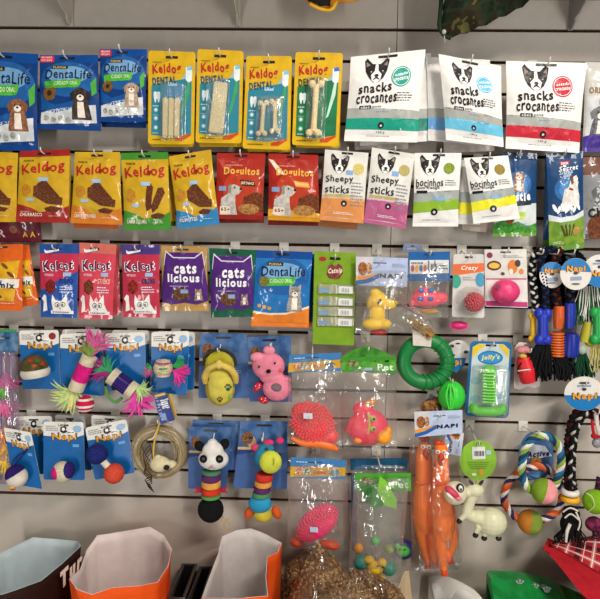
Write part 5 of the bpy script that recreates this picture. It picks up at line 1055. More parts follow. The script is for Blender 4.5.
# ---- green oval ball
t = T('oval_ball', 'bright green ridged oval ball beside the green ring', 'dog toy', 451.6, 412, .07)
bm = bmesh.new(); sb(bm, 451.6, 396, .07, 13, 15.5, 12.5, seg=64, fn=lambda p: p*(1+.045*(abs(math.sin(6*math.atan2(p.y, p.x+1e-6)))**.6)*(1-abs(p.z)**3))); obj('ridged_ball', bm, mat('rubber', '#38c83c'), t)
part('center_rib', t, 'rubber', '#4cdc4c', lambda bm: [tb(bm, [(450.5+dx*.4, 384, .097), (450.5+dx, 396, .103), (450.5+dx*.4, 409, .096)], .9, .1) for dx in (-4, 0, 4)])
hook(452, 383, .075, 'the green oval ball', tip=.006)
t = T('round_tag', 'white topped round tag with a blue foot between the green ring and the toothbrush pack', 'tag', 460, 372, .045); part('tag_disc', t, 'print', '#ccc9c6', lambda bm: prism(bm, ell(458, 352, 12.5, 12, 24), .045, .0008)); part('blue_foot', t, 'print', '#1c6cac', lambda bm: prism(bm, [(452, 358), (466, 358), (464, 366), (456, 373), (451, 368)], .0465, .0008)); part('hang_hole', t, 'plastic', '#222222', lambda bm: prism(bm, ell(458, 343.5, 2.4, .8, 10), .0468, .0005)); s2 = Pack('x', 'x', 'x', (450, 357, 466, 359, 465, 369, 449, 367), .048, flat=True); bpy.data.objects.remove(s2.root); s2.root = t; s2.text('pi', .35, .1, .75, .85, '#dba030', bold=.06, part='brand_lettering'); s2.done()
for a, b in ((448, 344), (462, 350)): part('pet_print', t, 'print', '#3a3a3e', lambda bm: prism(bm, ell(a+4, b+2, 2.4, 1.6, 10), .0466, .0004))
# ---- toothbrush pack
s = Pack('toothbrush_chew_pack', 'blue and yellow blister pack with a lime green toothbrush chew', 'dog toy', (470.5, 341, 512, 342, 508.5, 418.5, 464.5, 416), .078, flat=True, hole=(.5, .05), hookd='the lime green toothbrush pack'); s.card('#1e669c', 'print', corner=.12); s.poly('panel_print', [(.06, .08), (.2, .03), (.8, .03), (.95, .1), (.93, .95), (.07, .95)], 'print', '#b9c8cc', 1); s.poly('yellow_print', [(.06, .08), (.2, .03), (.38, .05), (.16, .16), (.07, .24)], 'print', '#d6bc3c', 2); s.poly('yellow_print', [(.94, .1), (.8, .03), (.66, .05), (.84, .14), (.94, .24)], 'print', '#d6bc3c', 2)
s.poly('logo_oval', ell(.5, .21, .3, .09, 22), 'print', '#1d6fae', 3); s.poly('logo_oval', ell(.5, .21, .27, .072, 22), 'print', '#2f8cc8', 4); s.text("Jolly's", .28, .17, .72, .25, '#f0dc6a', bold=.04, shear=.2, rot=.08, layer=6, part='brand_lettering'); s.lines(.2, .32, .85, .34, 1, '#7a8a90')
for u, v in ((.2, .52), (.75, .5), (.78, .7), (.22, .76)): s.poly('paw_picture', ell(u, v, .13, .05, 12), 'print', '#8fb4c4', 3)
s.done(); r = s.root
bpart('brush_chew', r, 'rubber', '#5cc42c', lambda bm: (tb(bm, [(489.5, 370, .094), (489, 402, .094)], [6.2, 6.6], .094, sp=False, n=1, seg=14), sb(bm, 489, 369, .094, 7, 3.5, 6), sb(bm, 488, 411, .092, 19, 5.5, 7), sb(bm, 474, 408, .09, 5, 5, 5), sb(bm, 502, 409, .09, 5, 5, 5)), sm=4)
part('brush_groove', r, 'rubber', '#3f9a24', lambda bm: prism(bm, [(487, 376), (493, 376), (493, 403), (487, 403)], .1125, .002)); part('bristles', r, 'rubber', '#7ad848', lambda bm: [tb(bm, [(482.5, 372+3*i), (496, 372.5+3*i)], .7, .1115, sp=False, seg=5) for i in range(11)])
bm = bmesh.new(); rs_ = []
for e, y in ((0, .0015), (-.03, .03), (-.06, .034)): rs_.append([bm.verts.new(s.bil(u, v)+Vector((0, -y, 0))) for u, v in rr(.08-e, .3-e, .92+e, .96+e*.5, .08, .05)])
for a, b_ in zip(rs_, rs_[1:]):
    for i in range(len(a)): bm.faces.new((a[i], a[(i+1) % len(a)], b_[(i+1) % len(a)], b_[i]))
bm.faces.new(rs_[-1]); obj('clear_blister', bm, clear('#eef4f4', .1, .05, 'clear_blister'), r)
# ---- red roll toy on white bone card
t = T('sausage_toy_card', 'white edged red squeaky toy on a small bone shaped card', 'dog toy', 527, 390, .07)
part('bone_card', t, 'card', '#cfc0bc', lambda bm: prism(bm, [(515, 347), (519, 342), (527, 343), (533, 349), (537, 362), (539, 378), (540, 386), (534, 388), (528, 386), (520, 390), (514, 388), (514, 370), (516, 358)], .055, .001)); bpart('red_body', t, 'rubber', '#d4222c', lambda bm: tb(bm, [(523, 357, .07), (526, 370, .072), (529, 381, .07)], [6.5, 9, 8], .07, seg=16), sm=3); part('white_line', t, 'rope', '#e8dcd8', lambda bm: tb(bm, [(517.5, 371, .085), (525, 370, .0965), (534, 369, .085)], .6, .09)); part('pink_head', t, 'rubber', '#c87f84', lambda bm: sb(bm, 523, 350, .068, 7.5, 4.2, 5)); part('yellow_patch', t, 'rubber', '#c8a44a', lambda bm: sb(bm, 523, 356, .082, 4, 2.4, 3)); part('grey_strap', t, 'plastic', '#7a8a90', lambda bm: tb(bm, [(527, 349), (534, 357), (538, 374)], 1.2, .062))
hook(529, 352, .085, 'the red squeaky toy card', tip=.014)
part('hang_hole', t, 'plastic', '#444446', lambda bm: prism(bm, ell(526, 345, 2, .8, 8), .0566, .0004))

# ---- chickens with header
s = header('white and blue header card reading NAPI over two orange rubber chickens', (414.2, 411.7, 462.5, 410, 462.5, 433, 415, 437.5), .10, 'header_tag', 'toy card', '#b4c2de', hole=(.52, .2), hd='the header card of the orange chickens'); napi_hdr(s); s.done()
s = header('second NAPI header card hanging sideways under the first one', (464, 433, 461, 456, 443, 453, 446, 431), .09, 'header_tag', 'toy card', '#b4c2de', hole=None); s.hole(.5, .2); napi_hdr(s); s.done()
def chicken(label, dx, pts, d, legs, eye, grp='orange rubber chickens'):
    t = T('rubber_chicken', label, 'dog toy', legs[0][-1][0], legs[0][-1][1]+5, d, grp)
    bpart('body', t, 'rubber', '#ff7a1e', lambda bm: ([tb(bm, [(x, y) for x, y, r in pts], [r for x, y, r in pts], d, seg=16, n=4)]+[tb(bm, [(q[0], q[1]) for q in L], [q[2] for q in L], d, seg=10, n=4) for L in legs]), voxel=.0022)
    for L in legs: part('foot', t, 'rubber', '#d8441c', lambda bm: (sb(bm, L[-1][0], L[-1][1]+2, d, 3.2, 5, 3), sb(bm, L[-1][0]+2.4, L[-1][1]+4, d, 1.6, 3, 2)))
    ex, ey = eye; part('comb', t, 'rubber', '#b83420', lambda bm: (sb(bm, ex-3, ey-9, d, 4.5, 3.2, 3), sb(bm, ex+1, ey-8, d, 3, 3.5, 3)))
    for k in (-3, 3): e = part('eye', t, 'rubber', '#e8e0d6', lambda bm: sb(bm, ex+k, ey, d+.016, 2.5, 2.2, 1.6)); part('pupil', t, 'plastic', '#141414', lambda bm: sb(bm, ex+k, ey, d+.0205, .9), parent=e)
    part('beak', t, 'rubber', '#b03a1c', lambda bm: (sb(bm, ex, ey+6, d+.016, 3.6, 5.5, 3.4), sb(bm, ex, ey+11, d+.014, 3, 3, 3))); part('wattle', t, 'rubber', '#a8301c', lambda bm: sb(bm, ex-5, ey+12, d+.008, 2.6, 3.6, 2)); part('neck_wing', t, 'rubber', '#e0501c', lambda bm: tb(bm, [(pts[2][0]-8, 482), (pts[2][0]-2, 484), (pts[2][0]+5, 483)], [1, 2, 1], d+.02, seg=8)); part('wing', t, 'rubber', '#fc6a18', lambda bm: sb(bm, pts[3][0]+3, 512, d+.018, 4, 14, 2.6))
    return t
chicken('orange rubber chicken hanging left, its legs ending higher', 0, [(425, 442, 6), (424, 458, 8.5), (424, 480, 9.5), (425, 503, 12.5), (425, 520, 11.5), (426, 532, 7)], .055, [[(420, 515, 8), (423, 540, 6), (428, 564, 3.2)], [(431, 515, 8), (434, 540, 5), (435, 562, 3)]], (426, 447))
chicken('orange rubber chicken hanging right, its feet reaching lowest', 0, [(441, 444, 6), (441, 462, 8), (441, 482, 9), (443, 508, 12.5), (444, 525, 12.5), (444, 538, 8)], .10, [[(439, 520, 8.5), (441, 548, 6.5), (444, 570, 3.5)], [(450, 520, 8), (454, 540, 5), (450, 558, 2)]], (441, 452))
t = T('clear_bag', 'empty looking clear film bag around the orange chickens', 'bag', 436, 575, .09)
class _S: root = t
film_bag(_S, (409, 438, 464, 434, 462, 572, 412, 573), .078, .15, 'film', 71., .03, .07)
t = T('plush_toy', 'small brown furry toy half hidden above the chicken header card', 'plush toy', 431, 412, .05); part('fur_body', t, 'cloth', '#6a4428', lambda bm: (sb(bm, 431, 407, .05, 11, 7, 6), sb(bm, 437, 401, .05, 5, 4, 4)), '#a87848', 120); part('hang_loop', t, 'rope', '#5a4a3c', lambda bm: tb(bm, [(431, 402), (430, 395), (434, 397)], .6, .05)); part('grey_card', t, 'print', '#6a7f98', lambda bm: prism(bm, [(424, 402), (432, 395), (442, 400), (442, 412), (424, 412)], .035, .0008))

# ---- lime tag and goat
t = T('round_tag', 'round lime green tag with a white barcode sticker above the cream goat', 'tag', 478, 480, .08)
part('tag_disc', t, 'print', '#86b83a', lambda bm: prism(bm, ell(478, 460, 18.5, 20, 36), .08, .0008)); part('hang_hole', t, 'plastic', '#4a6a2a', lambda bm: prism(bm, ell(479, 443.5, 3, .9, 10), .0814, .0004))
st = part('barcode_sticker', t, 'card', '#dcdcda', lambda bm: prism(bm, [(472, 447), (485, 446.5), (485.5, 459), (472.5, 459.5)], .0815, .0004))
for i in range(9): part('barcode_bar', t, 'print', '#33333a', lambda bm: prism(bm, [(474+i*1.15, 451), (474.5+i*1.15+.2*(i % 3), 451), (474.5+i*1.15+.2*(i % 3), 456), (474+i*1.15, 456)], .0819, .0002), parent=st)
part('blue_sticker', t, 'card', '#a8c0dc', lambda bm: prism(bm, [(486, 450), (491, 450.5), (491, 455), (486, 454.5)], .0815, .0004)); part('orange_print', t, 'print', '#d8963c', lambda bm: prism(bm, ell(481, 472, 2.4, 3, 12), .0815, .0004)); part('white_print', t, 'print', '#e0e6d4', lambda bm: prism(bm, ell(474, 474.5, 2.4, 1.4, 12), .0815, .0004))
for i in range(4): part('fine_print', t, 'print', '#5f8a2c', lambda bm: prism(bm, [(467+i, 462+2*i), (489-i, 462+2*i), (489-i, 462.6+2*i), (467+i, 462.6+2*i)], .0813, .0002))
hook(478, 444.5, .086, 'the round lime green tag', tip=.012)
DZ = .075
t = T('rubber_goat', 'cream rubber goat toy with a big open pink mouth and round body', 'dog toy', 485, 541, .07)
bpart('body', t, 'rubber', '#d0cfae', lambda bm: (sb(bm, 491.5, 522, .08, 15, 14.2, 13), sb(bm, 478, 517, .08, 10, 7, 8), tb(bm, [(474, 492), (470, 502), (467, 512), (472, 516)], [6, 5, 5.5, 6], .08, seg=12, n=4), sb(bm, 475, 490, .082, 9, 6.8, 7), sb(bm, 467, 492, .083, 6, 5, 5),
    tb(bm, [(469, 511), (464, 516), (460, 520)], [4, 3, 2.6], .085, seg=10, n=3), tb(bm, [(479, 526), (476, 533)], [3.6, 2.6], .09, sp=False, n=1, seg=10), tb(bm, [(486, 529), (484.5, 536)], [3.6, 2.6], .092, sp=False, n=1, seg=10), tb(bm, [(498, 530), (498.5, 536)], [3.6, 2.4], .085, sp=False, n=1, seg=10)), voxel=.0016)
bpart('muzzle', t, 'rubber', '#d6cdb4', lambda bm: sb(bm, 455.5, 493, .088, 11.5, 11.8, 9, rot=.2), sm=2)
part('mouth', t, 'rubber', '#c93a5c', lambda bm: sb(bm, 453, 492.5, .099, 9.6, 4.4, 6.2, rot=.6)); part('tongue', t, 'rubber', '#e07a90', lambda bm: sb(bm, 458, 497.5, .104, 4.2, 2.6, 4, rot=.4)); part('teeth', t, 'rubber', '#e6dccc', lambda bm: sb(bm, 450, 496, .107, 5, 2, 2.4, rot=.7))
e = part('eye', t, 'rubber', '#141414', lambda bm: sb(bm, 460.2, 488, .105, 3.9, 4.8, 2.4, rot=-.2)); part('eye_white', t, 'rubber', '#e9e6da', lambda bm: sb(bm, 460.6, 488.4, .109, 2.2, 3.2, 2, rot=-.2), parent=e); part('pupil', t, 'plastic', '#141414', lambda bm: sb(bm, 461, 489.5, .1132, 1.0, 1.5, .8), parent=e)
for x, a in ((471.5, -.7), (477, .1), (481, .6)): part('horn', t, 'rubber', '#2a2a24' if x != 477 else '#9cae3c', lambda bm: sb(bm, x, 483, .084, 1.5, 4, 1.6, rot=a))
for x, y, a in ((459.3, 521, -.7), (475.5, 535.2, -.3), (484.2, 538.2, 0), (498.6, 538.3, 0)): part('hoof', t, 'rubber', '#15120f', lambda bm: sb(bm, x, y, .087, 3, 2.6, 2.6, rot=a))

DZ = 0.0
# ---- rope rings with balls
def ropering(label, pts, r, d, cols, bx_, by_, br, c1, c2, ang):
    t = T('rope_ring_toy', label, 'rope toy', bx_, by_+br, d, 'rope rings with a ball'); rope(t, pts, r, d, cols, .2, sr=.62)
    k = mpp(d+.01); c0 = P(bx_, by_, d+.012)
    for sg, cc in ((1, c1), (-1, c2)):
        bm = bmesh.new(); ball(bm, c0, br*k*(1 if sg > 0 else .995), seg=28); n = Vector((math.cos(ang), -.25, -math.sin(ang)))*sg
        bmesh.ops.bisect_plane(bm, geom=bm.verts[:]+bm.edges[:]+bm.faces[:], plane_co=c0, plane_no=n, clear_inner=True); bmesh.ops.holes_fill(bm, edges=[e for e in bm.edges if e.is_boundary]); obj('ball_half', bm, mat('cloth', cc), t)
    return t
t = ropering('blue, green and white rope ring with a pink and lime tennis ball', [(539, 492), (528, 488), (522, 472), (525, 450), (534, 438), (548, 436), (559, 447), (561, 466), (556, 482), (550, 490)], 3.8, .095, ('#2a6a8c', '#dcd8d0', '#8aa83c', '#1f3f66'), 544, 491, 13, '#e89a9c', '#7a9a2c', .25)
t = ropering('orange, navy and white rope ring with a brown and green tennis ball', [(522, 520), (512, 514), (504, 500), (509, 482), (524, 470), (540, 466), (553, 474), (562, 490), (558, 510), (542, 520)], 3.6, .06, ('#c0502c', '#dcd4cc', '#242c5c', '#c8663c'), 530, 522, 12.6, '#7a9038', '#b8742c', .1)
t = T('round_tag', 'round dark blue tag with a puppy picture inside the rope ring', 'tag', 535, 485, .05); part('tag_disc', t, 'print', '#4a6c9c', lambda bm: prism(bm, ell(536, 456, 17.5, 25, 32), .045, .0008), '#3a5a8a', 30); part('white_print', t, 'print', '#c9cfdc', lambda bm: prism(bm, [(524, 452), (532, 444), (545, 446), (552, 456), (540, 458), (524, 458)], .047, .0005)); part('puppy_picture', t, 'print', '#b07a3c', lambda bm: prism(bm, ell(536, 464, 6, 7.5, 16), .0475, .0005), '#8a5a2c', 150); part('cloth_picture', t, 'print', '#5c9ad4', lambda bm: prism(bm, [(524, 464), (531, 470), (536, 472), (542, 470), (548, 464), (546, 474), (538, 478), (528, 475)], .048, .0005)); part('hang_hole', t, 'plastic', '#222222', lambda bm: prism(bm, ell(536, 434.5, 2.6, .8, 10), .0472, .0004))
s2 = Pack('x', 'x', 'x', (524, 449, 552, 446, 552, 458, 524, 460), .0482, flat=True); bpy.data.objects.remove(s2.root); s2.root = t; s2.text('Active', .1, .3, .9, .8, '#18224a', bold=.05, part='brand_lettering', shear=.2); s2.done()
hook(537, 434, .1, 'the rope rings with balls', tip=.01)

# ---- bone ropes at the right
def bone(bm, x, y0, y1, r, d, kn=1.5):
    tb(bm, [(x, y0), (x, y1)], r, d, sp=False, seg=14)
    for y, sg in ((y0, -1), (y1, 1)):
        for sx_ in (-1, 1): sb(bm, x+sx_*r*.75, y+sg*r*.3, d, r*.95, r*1.1, r)
def bonetoy(label, x, y0, y1, r, col, d, ropepts, rc, tail=None, tcol='#101216'):
    t = T('bone_rope_toy', label, 'rope toy', x, y1, d, 'rubber bones on ropes at the right'); bpart('rubber_bone', t, 'rubber', col, lambda bm: bone(bm, x, y0, y1, r, d), voxel=.0015, sm=3)
    if ropepts: braid(t, ropepts, 4.2, d, rc)
    if tail: fringe(t, *tail)
    return t
bonetoy('yellow rubber bone on a black and white braid', 533, 317, 338, 2.9, '#e0b422', .062, [(536, 310), (534, 290), (532, 270), (535, 255), (541, 250)], ('#0f1012', '#14161a', '#d8d8d4'))
bonetoy('dark blue rubber bone on a black and blue braid, black tassel below', 543, 315, 338, 5.2, '#1c34b0', .08, [(546, 309), (545, 285), (541, 262), (547, 250), (556, 250)], ('#0f1014', '#1a2a5c', '#0d0e12'), (548, 345, .075, 27, 35, '#0f1013', 170, 1.3, 'tassel', .9))
t = T('spring_rope_toy', 'orange rubber handle with a ribbed orange spring below on a dark braid', 'rope toy', 556.7, 356, .07); bpart('handle', t, 'rubber', '#c8561c', lambda bm: tb(bm, [(559, 306), (558.5, 318), (558, 329)], [5, 5.6, 4], .075, seg=14), sm=3); part('spring_core', t, 'rubber', '#b84c18', lambda bm: tb(bm, [(556.5, 332), (556.7, 355)], 5.4, .075, sp=False, seg=16))
part('spring_ribs', t, 'rubber', '#d8641c', lambda bm: [tube(bm, [P(556.6, 333.5+2.7*i, .075)+Vector((6.5*mpp(.075)*math.cos(a), 6.5*mpp(.075)*math.sin(a), 0)) for a in [2*PI*q/22 for q in range(22)]], .0024, 6, closed=True) for i in range(9)])
braid(t, [(558, 306), (556, 290), (553, 272), (556, 256), (562, 250)], 4.4, .075, ('#141214', '#5c2418', '#17120f')); fringe(t, 558, 356, .074, 8, 12, '#8a3c1c', 10)
t = T('barrel_rope_toy', 'dark blue rubber handle and ribbed barrel on a black braid', 'rope toy', 570.7, 358, .07); bpart('handle', t, 'rubber', '#1a2f9c', lambda bm: tb(bm, [(570, 303), (570, 316), (569.5, 329)], [5.6, 5.2, 4], .075, seg=14), sm=3)
part('barrel', t, 'rubber', '#16288c', lambda bm: lathe(bm, P(570.7, 345, .075), [(.010, .030), (.016, .028), (.0175, .02), (.018, 0), (.0175, -.02), (.016, -.028), (.010, -.03)], (0, 0, 1), 22)); part('barrel_rib', t, 'rubber', '#2038b4', lambda bm: [tube(bm, [P(570.7, 345, .075)+Vector((.0178*math.cos(a), .0178*math.sin(a), z)) for z in (-.022, .022)], .0012, 5) for a in [2*PI*q/14 for q in range(14)]])
braid(t, [(570, 304), (571, 290), (572, 276), (569, 262), (572, 252)], 4.6, .06, ('#0e0f12', '#15171c', '#3a4250')); fringe(t, 569, 358, .07, 12, 18, '#14161e', 26)
t = T('bone_rope_toy', 'bright green rubber bone with green and white strands at the right edge', 'rope toy', 597, 342, .07, 'rubber bones on ropes at the right'); bpart('rubber_bone', t, 'rubber', '#1fa04a', lambda bm: bone(bm, 598, 314, 338, 5, .085), sm=3); fringe(t, 589, 286, .07, 20, 36, '#cfd0c8', 26, 1.0, 'white_strands', .5); fringe(t, 590, 284, .062, 22, 40, '#1c5a34', 60, 1.1, 'green_strands', .6); fringe(t, 596, 342, .075, 10, 30, '#b8b070', 24, 1.0, 'lower_tassel', .6)
t = T('bone_rope_toy', 'olive yellow rubber bone with a dark green tassel', 'rope toy', 588, 376, .07, 'rubber bones on ropes at the right'); bpart('rubber_bone', t, 'rubber', '#a8a428', lambda bm: (tb(bm, [(588, 322), (584, 342)], [4, 5.5], .07, sp=False, n=1, seg=12), sb(bm, 590, 343, .072, 5, 4, 5)), sm=3); part('knot', t, 'rope', '#9fb09c', lambda bm: sb(bm, 582, 350, .078, 4.2, 4.6, 4)); fringe(t, 580, 352, .074, 12, 26, '#123c26', 60, 1.5, 'tassel', .8)
t = T('rope_bundle', 'tangle of dark blue and black rope ends behind the round tags', 'rope toy', 560, 310, .04)
for i in range(5): braid(t, [(540+11*i, 306, .035), (539+11*i+3*(i % 2), 285, .035), (543+10*i, 262, .04), (552+5*i, 251, .04)], 4.2, .035, ('#0d0f14', '#1b2c58' if i % 2 else '#111318', '#0e1014'))
part('hanging_loop', t, 'rope', '#14161c', lambda bm: tb(bm, [(548, 262), (550, 250), (556, 249), (560, 262)], 1.6, .05))
for px in (541, 556, 572): hook(px, 254, .095, {541: 'the black braided rope toys', 556: 'the rope toys behind the left round tag', 572: 'the rope toys with round tags'}[px], tip=.014)
def roundtag(label, cx, cy, rx, ry, d, flip=False, word='Napi', rot=0, blue_top=True):
    t = T('round_tag', label, 'tag', cx, cy+ry, d, 'round blue and white tags'); part('tag_disc', t, 'card', '#d8d5d0', lambda bm: prism(bm, ell(cx, cy, rx, ry, 36), d, .0008))
    a0, a1 = (PI+.25, 2*PI-.12) if blue_top else (.15, PI-.1)
    part('blue_panel', t, 'print', '#1a74b4', lambda bm: prism(bm, ell(cx, cy, rx*.99, ry*.99, 24, 0, a0, a1), d+.0008, .0004))
    hy = cy+ry*.62 if blue_top else cy-ry*.62
    part('hang_hole', t, 'plastic', '#1c1c1c', lambda bm: prism(bm, ell(cx, hy, rx*.28, 1, 12), d+.0012, .0004))
    part('pet_drawing', t, 'print', '#3a3c44', lambda bm: prism(bm, ell(cx, cy+(-1 if blue_top else -ry*.25), 2.4, 1.6, 10), d+.0012, .0004)); part('fine_print', t, 'print', '#8a9ab8', lambda bm: prism(bm, [(cx-5, cy+3), (cx+6, cy+2.5), (cx+6, cy+6), (cx-5, cy+6.5)] if blue_top else [(cx-7, cy-ry*.5), (cx+7, cy-ry*.5), (cx+7, cy-ry*.4), (cx-7, cy-ry*.4)], d+.0012, .0004))
    ty = cy-ry*.28 if blue_top else cy+ry*.22
    s2 = Pack('x', 'x', 'x', (cx-rx*.62, ty-ry*.26, cx+rx*.66, ty-ry*.3, cx+rx*.66, ty+ry*.22, cx-rx*.62, ty+ry*.26), d+.0014, flat=True); bpy.data.objects.remove(s2.root); s2.root = t
    s2.text(word, 0, 0, 1, 1, '#2a2c34', bold=.08, layer=0, part='brand_outline'); s2.text(word, .03, .05, .97, .95, '#e0981c', bold=.045, layer=2, part='brand_lettering'); s2.done(); return t
roundtag('round white and blue tag in front of the rope toys, centre one', 575.8, 274, 15.6, 16, .11); roundtag('round blue and white tag half behind the central round tag', 552, 275, 12.5, 13, .085); roundtag('round blue and white tag cut by the right edge beside the rope toys', 600, 271, 17, 16.5, .10, blue_top=False)
roundtag('large round tag with white top and blue foot above the black and red braid', 584.3, 393.5, 20, 17, .09, blue_top=False)
hook(584, 385, .095, 'the large round tag above the braid', tip=.012)
t = T('braided_rope_toy', 'long black and dark red braid with white and yellow rings and a black knot', 'rope toy', 569, 542, .07)
braid(t, [(600, 418, .06), (589, 412, .068), (578, 415, .07), (573, 428, .072), (570, 448, .074), (569, 468, .075), (571, 490, .075)], 7, .07, ('#101012', '#4c1210', '#0e0e10'), .6); braid(t, [(586, 411, .085), (580, 420, .086), (575, 432, .086), (572.5, 455, .088), (572, 475, .088), (572, 488, .086)], 4.0, .085, ('#0e0e10', '#141416', '#b8b6b0', '#121214'), .55)
for y, cc, rx in ((492, '#dcdad4', 6.2), (498.5, '#e8a818', 6.6)): part('ring_band', t, 'rubber', cc, lambda bm: tube(bm, [P(570, y, .08)+Vector((rx*mpp(.08)*math.cos(a), rx*mpp(.08)*math.sin(a), 0)) for a in [2*PI*q/24 for q in range(24)]], 3.1*mpp(.08), 10, closed=True))
bpart('knot', t, 'rope', '#0f0f11', lambda bm: (sb(bm, 571, 514, .08, 9, 9, 8), sb(bm, 567, 524, .08, 7, 10, 7), sb(bm, 576, 524, .08, 6, 9, 6)), voxel=.002, sm=3)
for pts in ([(563, 512, .10), (570, 508, .105), (578, 511, .102)], [(565, 518, .102), (571, 514, .106), (579, 520, .10)], [(576, 512, .103), (580, 522, .10), (578, 530, .098)]): part('white_strand', t, 'rope', '#d8d6d0', lambda bm: tb(bm, pts, .9, .1, seg=6))
part('white_tail', t, 'rope', '#dcdad4', lambda bm: tb(bm, [(570, 524, .102), (567, 532, .103), (566, 542, .1)], [1.8, 1.7, 1.1], .1)); fringe(t, 571, 526, .08, 18, 16, '#0f0f11', 50, 1.1, 'black_fringe', .8)
t = T('tennis_ball', 'lime green tennis ball on a purple rope at the right edge', 'ball', 595, 514, .07); part('felt_ball', t, 'cloth', '#7cae24', lambda bm: sb(bm, 595, 501.5, .08, 12.3, 12.6)); part('seam', t, 'rubber', '#c8d8a8', lambda bm: tb(bm, [(586, 493, .095), (592, 497, .107), (594, 506, .107), (588, 512, .095)], .5, .1)); braid(t, [(600, 478, .075), (598, 490, .075)], 4, .075, ('#3a1834', '#2a1226', '#5c2448')); bpart('knot', t, 'rope', '#4c1c3c', lambda bm: (sb(bm, 594, 524, .075, 9, 8, 7), sb(bm, 599, 532, .075, 7, 6, 6)), '#8a2c4c', 100, sm=2)
t = T('cord_toy', 'red and white looped cord hanging at the right edge above the tennis ball', 'rope toy', 597, 432, .06); part('cord', t, 'rope', '#d8d0cc', lambda bm: tb(bm, [(596, 414), (597, 424), (599, 434)], 2.2, .095)); part('cord', t, 'rope', '#b01c28', lambda bm: (tb(bm, [(592, 420), (594, 434), (600, 437)], 1.6, .095), sb(bm, 594, 436, .095, 3, 3, 3))); part('clear_knot', t, 'plastic', '#8c8c90', lambda bm: sb(bm, 597, 443, .09, 5, 5, 4)); hook(597, 414, .1, 'the red and white cord', tip=.01)
# ================================================================ things at the top
t = T('camouflage_garment', 'dark green camouflage dog garment hanging at the top, its pointed corner down', 'pet garment', 440, 34, .12)
def camo_mat():
    m = mat('cloth', '#22241a', '#3c3a22', 28).copy(); nt = m.node_tree; rp = next(n for n in nt.nodes if n.type == 'VALTORGB'); rp.color_ramp.interpolation = 'CONSTANT'
    e = rp.color_ramp.elements; e[0].position = 0; e[0].color = (*hexc('#1d2218'), 1); e[1].position = .5; e[1].color = (*hexc('#2c261a'), 1); x = e.new(.62); x.color = (*hexc('#55522c'), 1); x = e.new(.41); x.color = (*hexc('#22301f'), 1); return m
CAMO = camo_mat()
def sheet(name, t, pts, d, m, dep=.018, th=.002, wr=.006):
    """hanging cloth: outline in pixels, softly folded"""
    tri = tessellate_polygon([[Vector((x, y, 0)) for x, y in pts]]); bm = bmesh.new(); vs = [bm.verts.new((x, y, 0)) for x, y in pts]
    for a in tri: bm.faces.new([vs[i] for i in a])
    for _ in range(5):
        lg = [e for e in bm.edges if e.calc_length() > 5]
        if not lg: break
        bmesh.ops.subdivide_edges(bm, edges=lg, cuts=1); bmesh.ops.triangulate(bm, faces=[f for f in bm.faces if len(f.verts) > 3])
    for v in bm.verts:
        x, y = v.co.x, v.co.y; e = min((Vector((x, y))-Vector(p)).length for p in pts); v.co = P(x, y, d)+Vector((0, -dep*min(1, e/18)-wr*noise.noise(Vector((x*.06, y*.06, 1))), 0))
    o = obj(name, bm, m, t, 'auto'); s = o.modifiers.new('thickness', 'SOLIDIFY'); s.thickness = th; return o
sheet('garment_body', t, [(437, -30), (445, -4), (442, 8), (441, 22), (440, 30), (446, 36), (452, 38), (466, 34), (486, 26), (506, 16), (522, 8), (534, -4), (540, -30)], .12, CAMO, .04)
part('edge_binding', t, 'cloth', '#20301f', lambda bm: tb(bm, [(437, -20), (441, -2), (440, 15), (439.5, 27), (444, 35), (451, 38.5)], 2.0, .125)); part('cord_stopper', t, 'plastic', '#a8a49a', lambda bm: (sb(bm, 444, 32, .128, 2.2, 2.4, 2), tb(bm, [(444, 33), (445, 42)], .5, .128)))
t = T('orange_garment', 'small orange and black garment edge hanging at the very top', 'pet garment', 345, 10, .1)
part('hanging_loop', t, 'cloth', '#e6b43c', lambda bm: tb(bm, [(340, -20), (344, -34), (350, -20)], 1.2, .11))
sheet('fabric', t, [(299, -25), (306, 2), (318, 8), (330, 11), (338, 4), (350, 3), (372, -2), (372, -25)], .10, mat('cloth', '#d88a2c', '#e8b060', 20), .02); sheet('black_panel', t, [(302, -24), (308, 1), (320, 7), (330, 6), (334, -24)], .105, mat('cloth', '#2c2c26'), .024); part('yellow_trim', t, 'cloth', '#e6b43c', lambda bm: tb(bm, [(310, 4, .13), (320, 9, .13), (331, 10, .13), (337, 2, .128)], 1.6, .125))
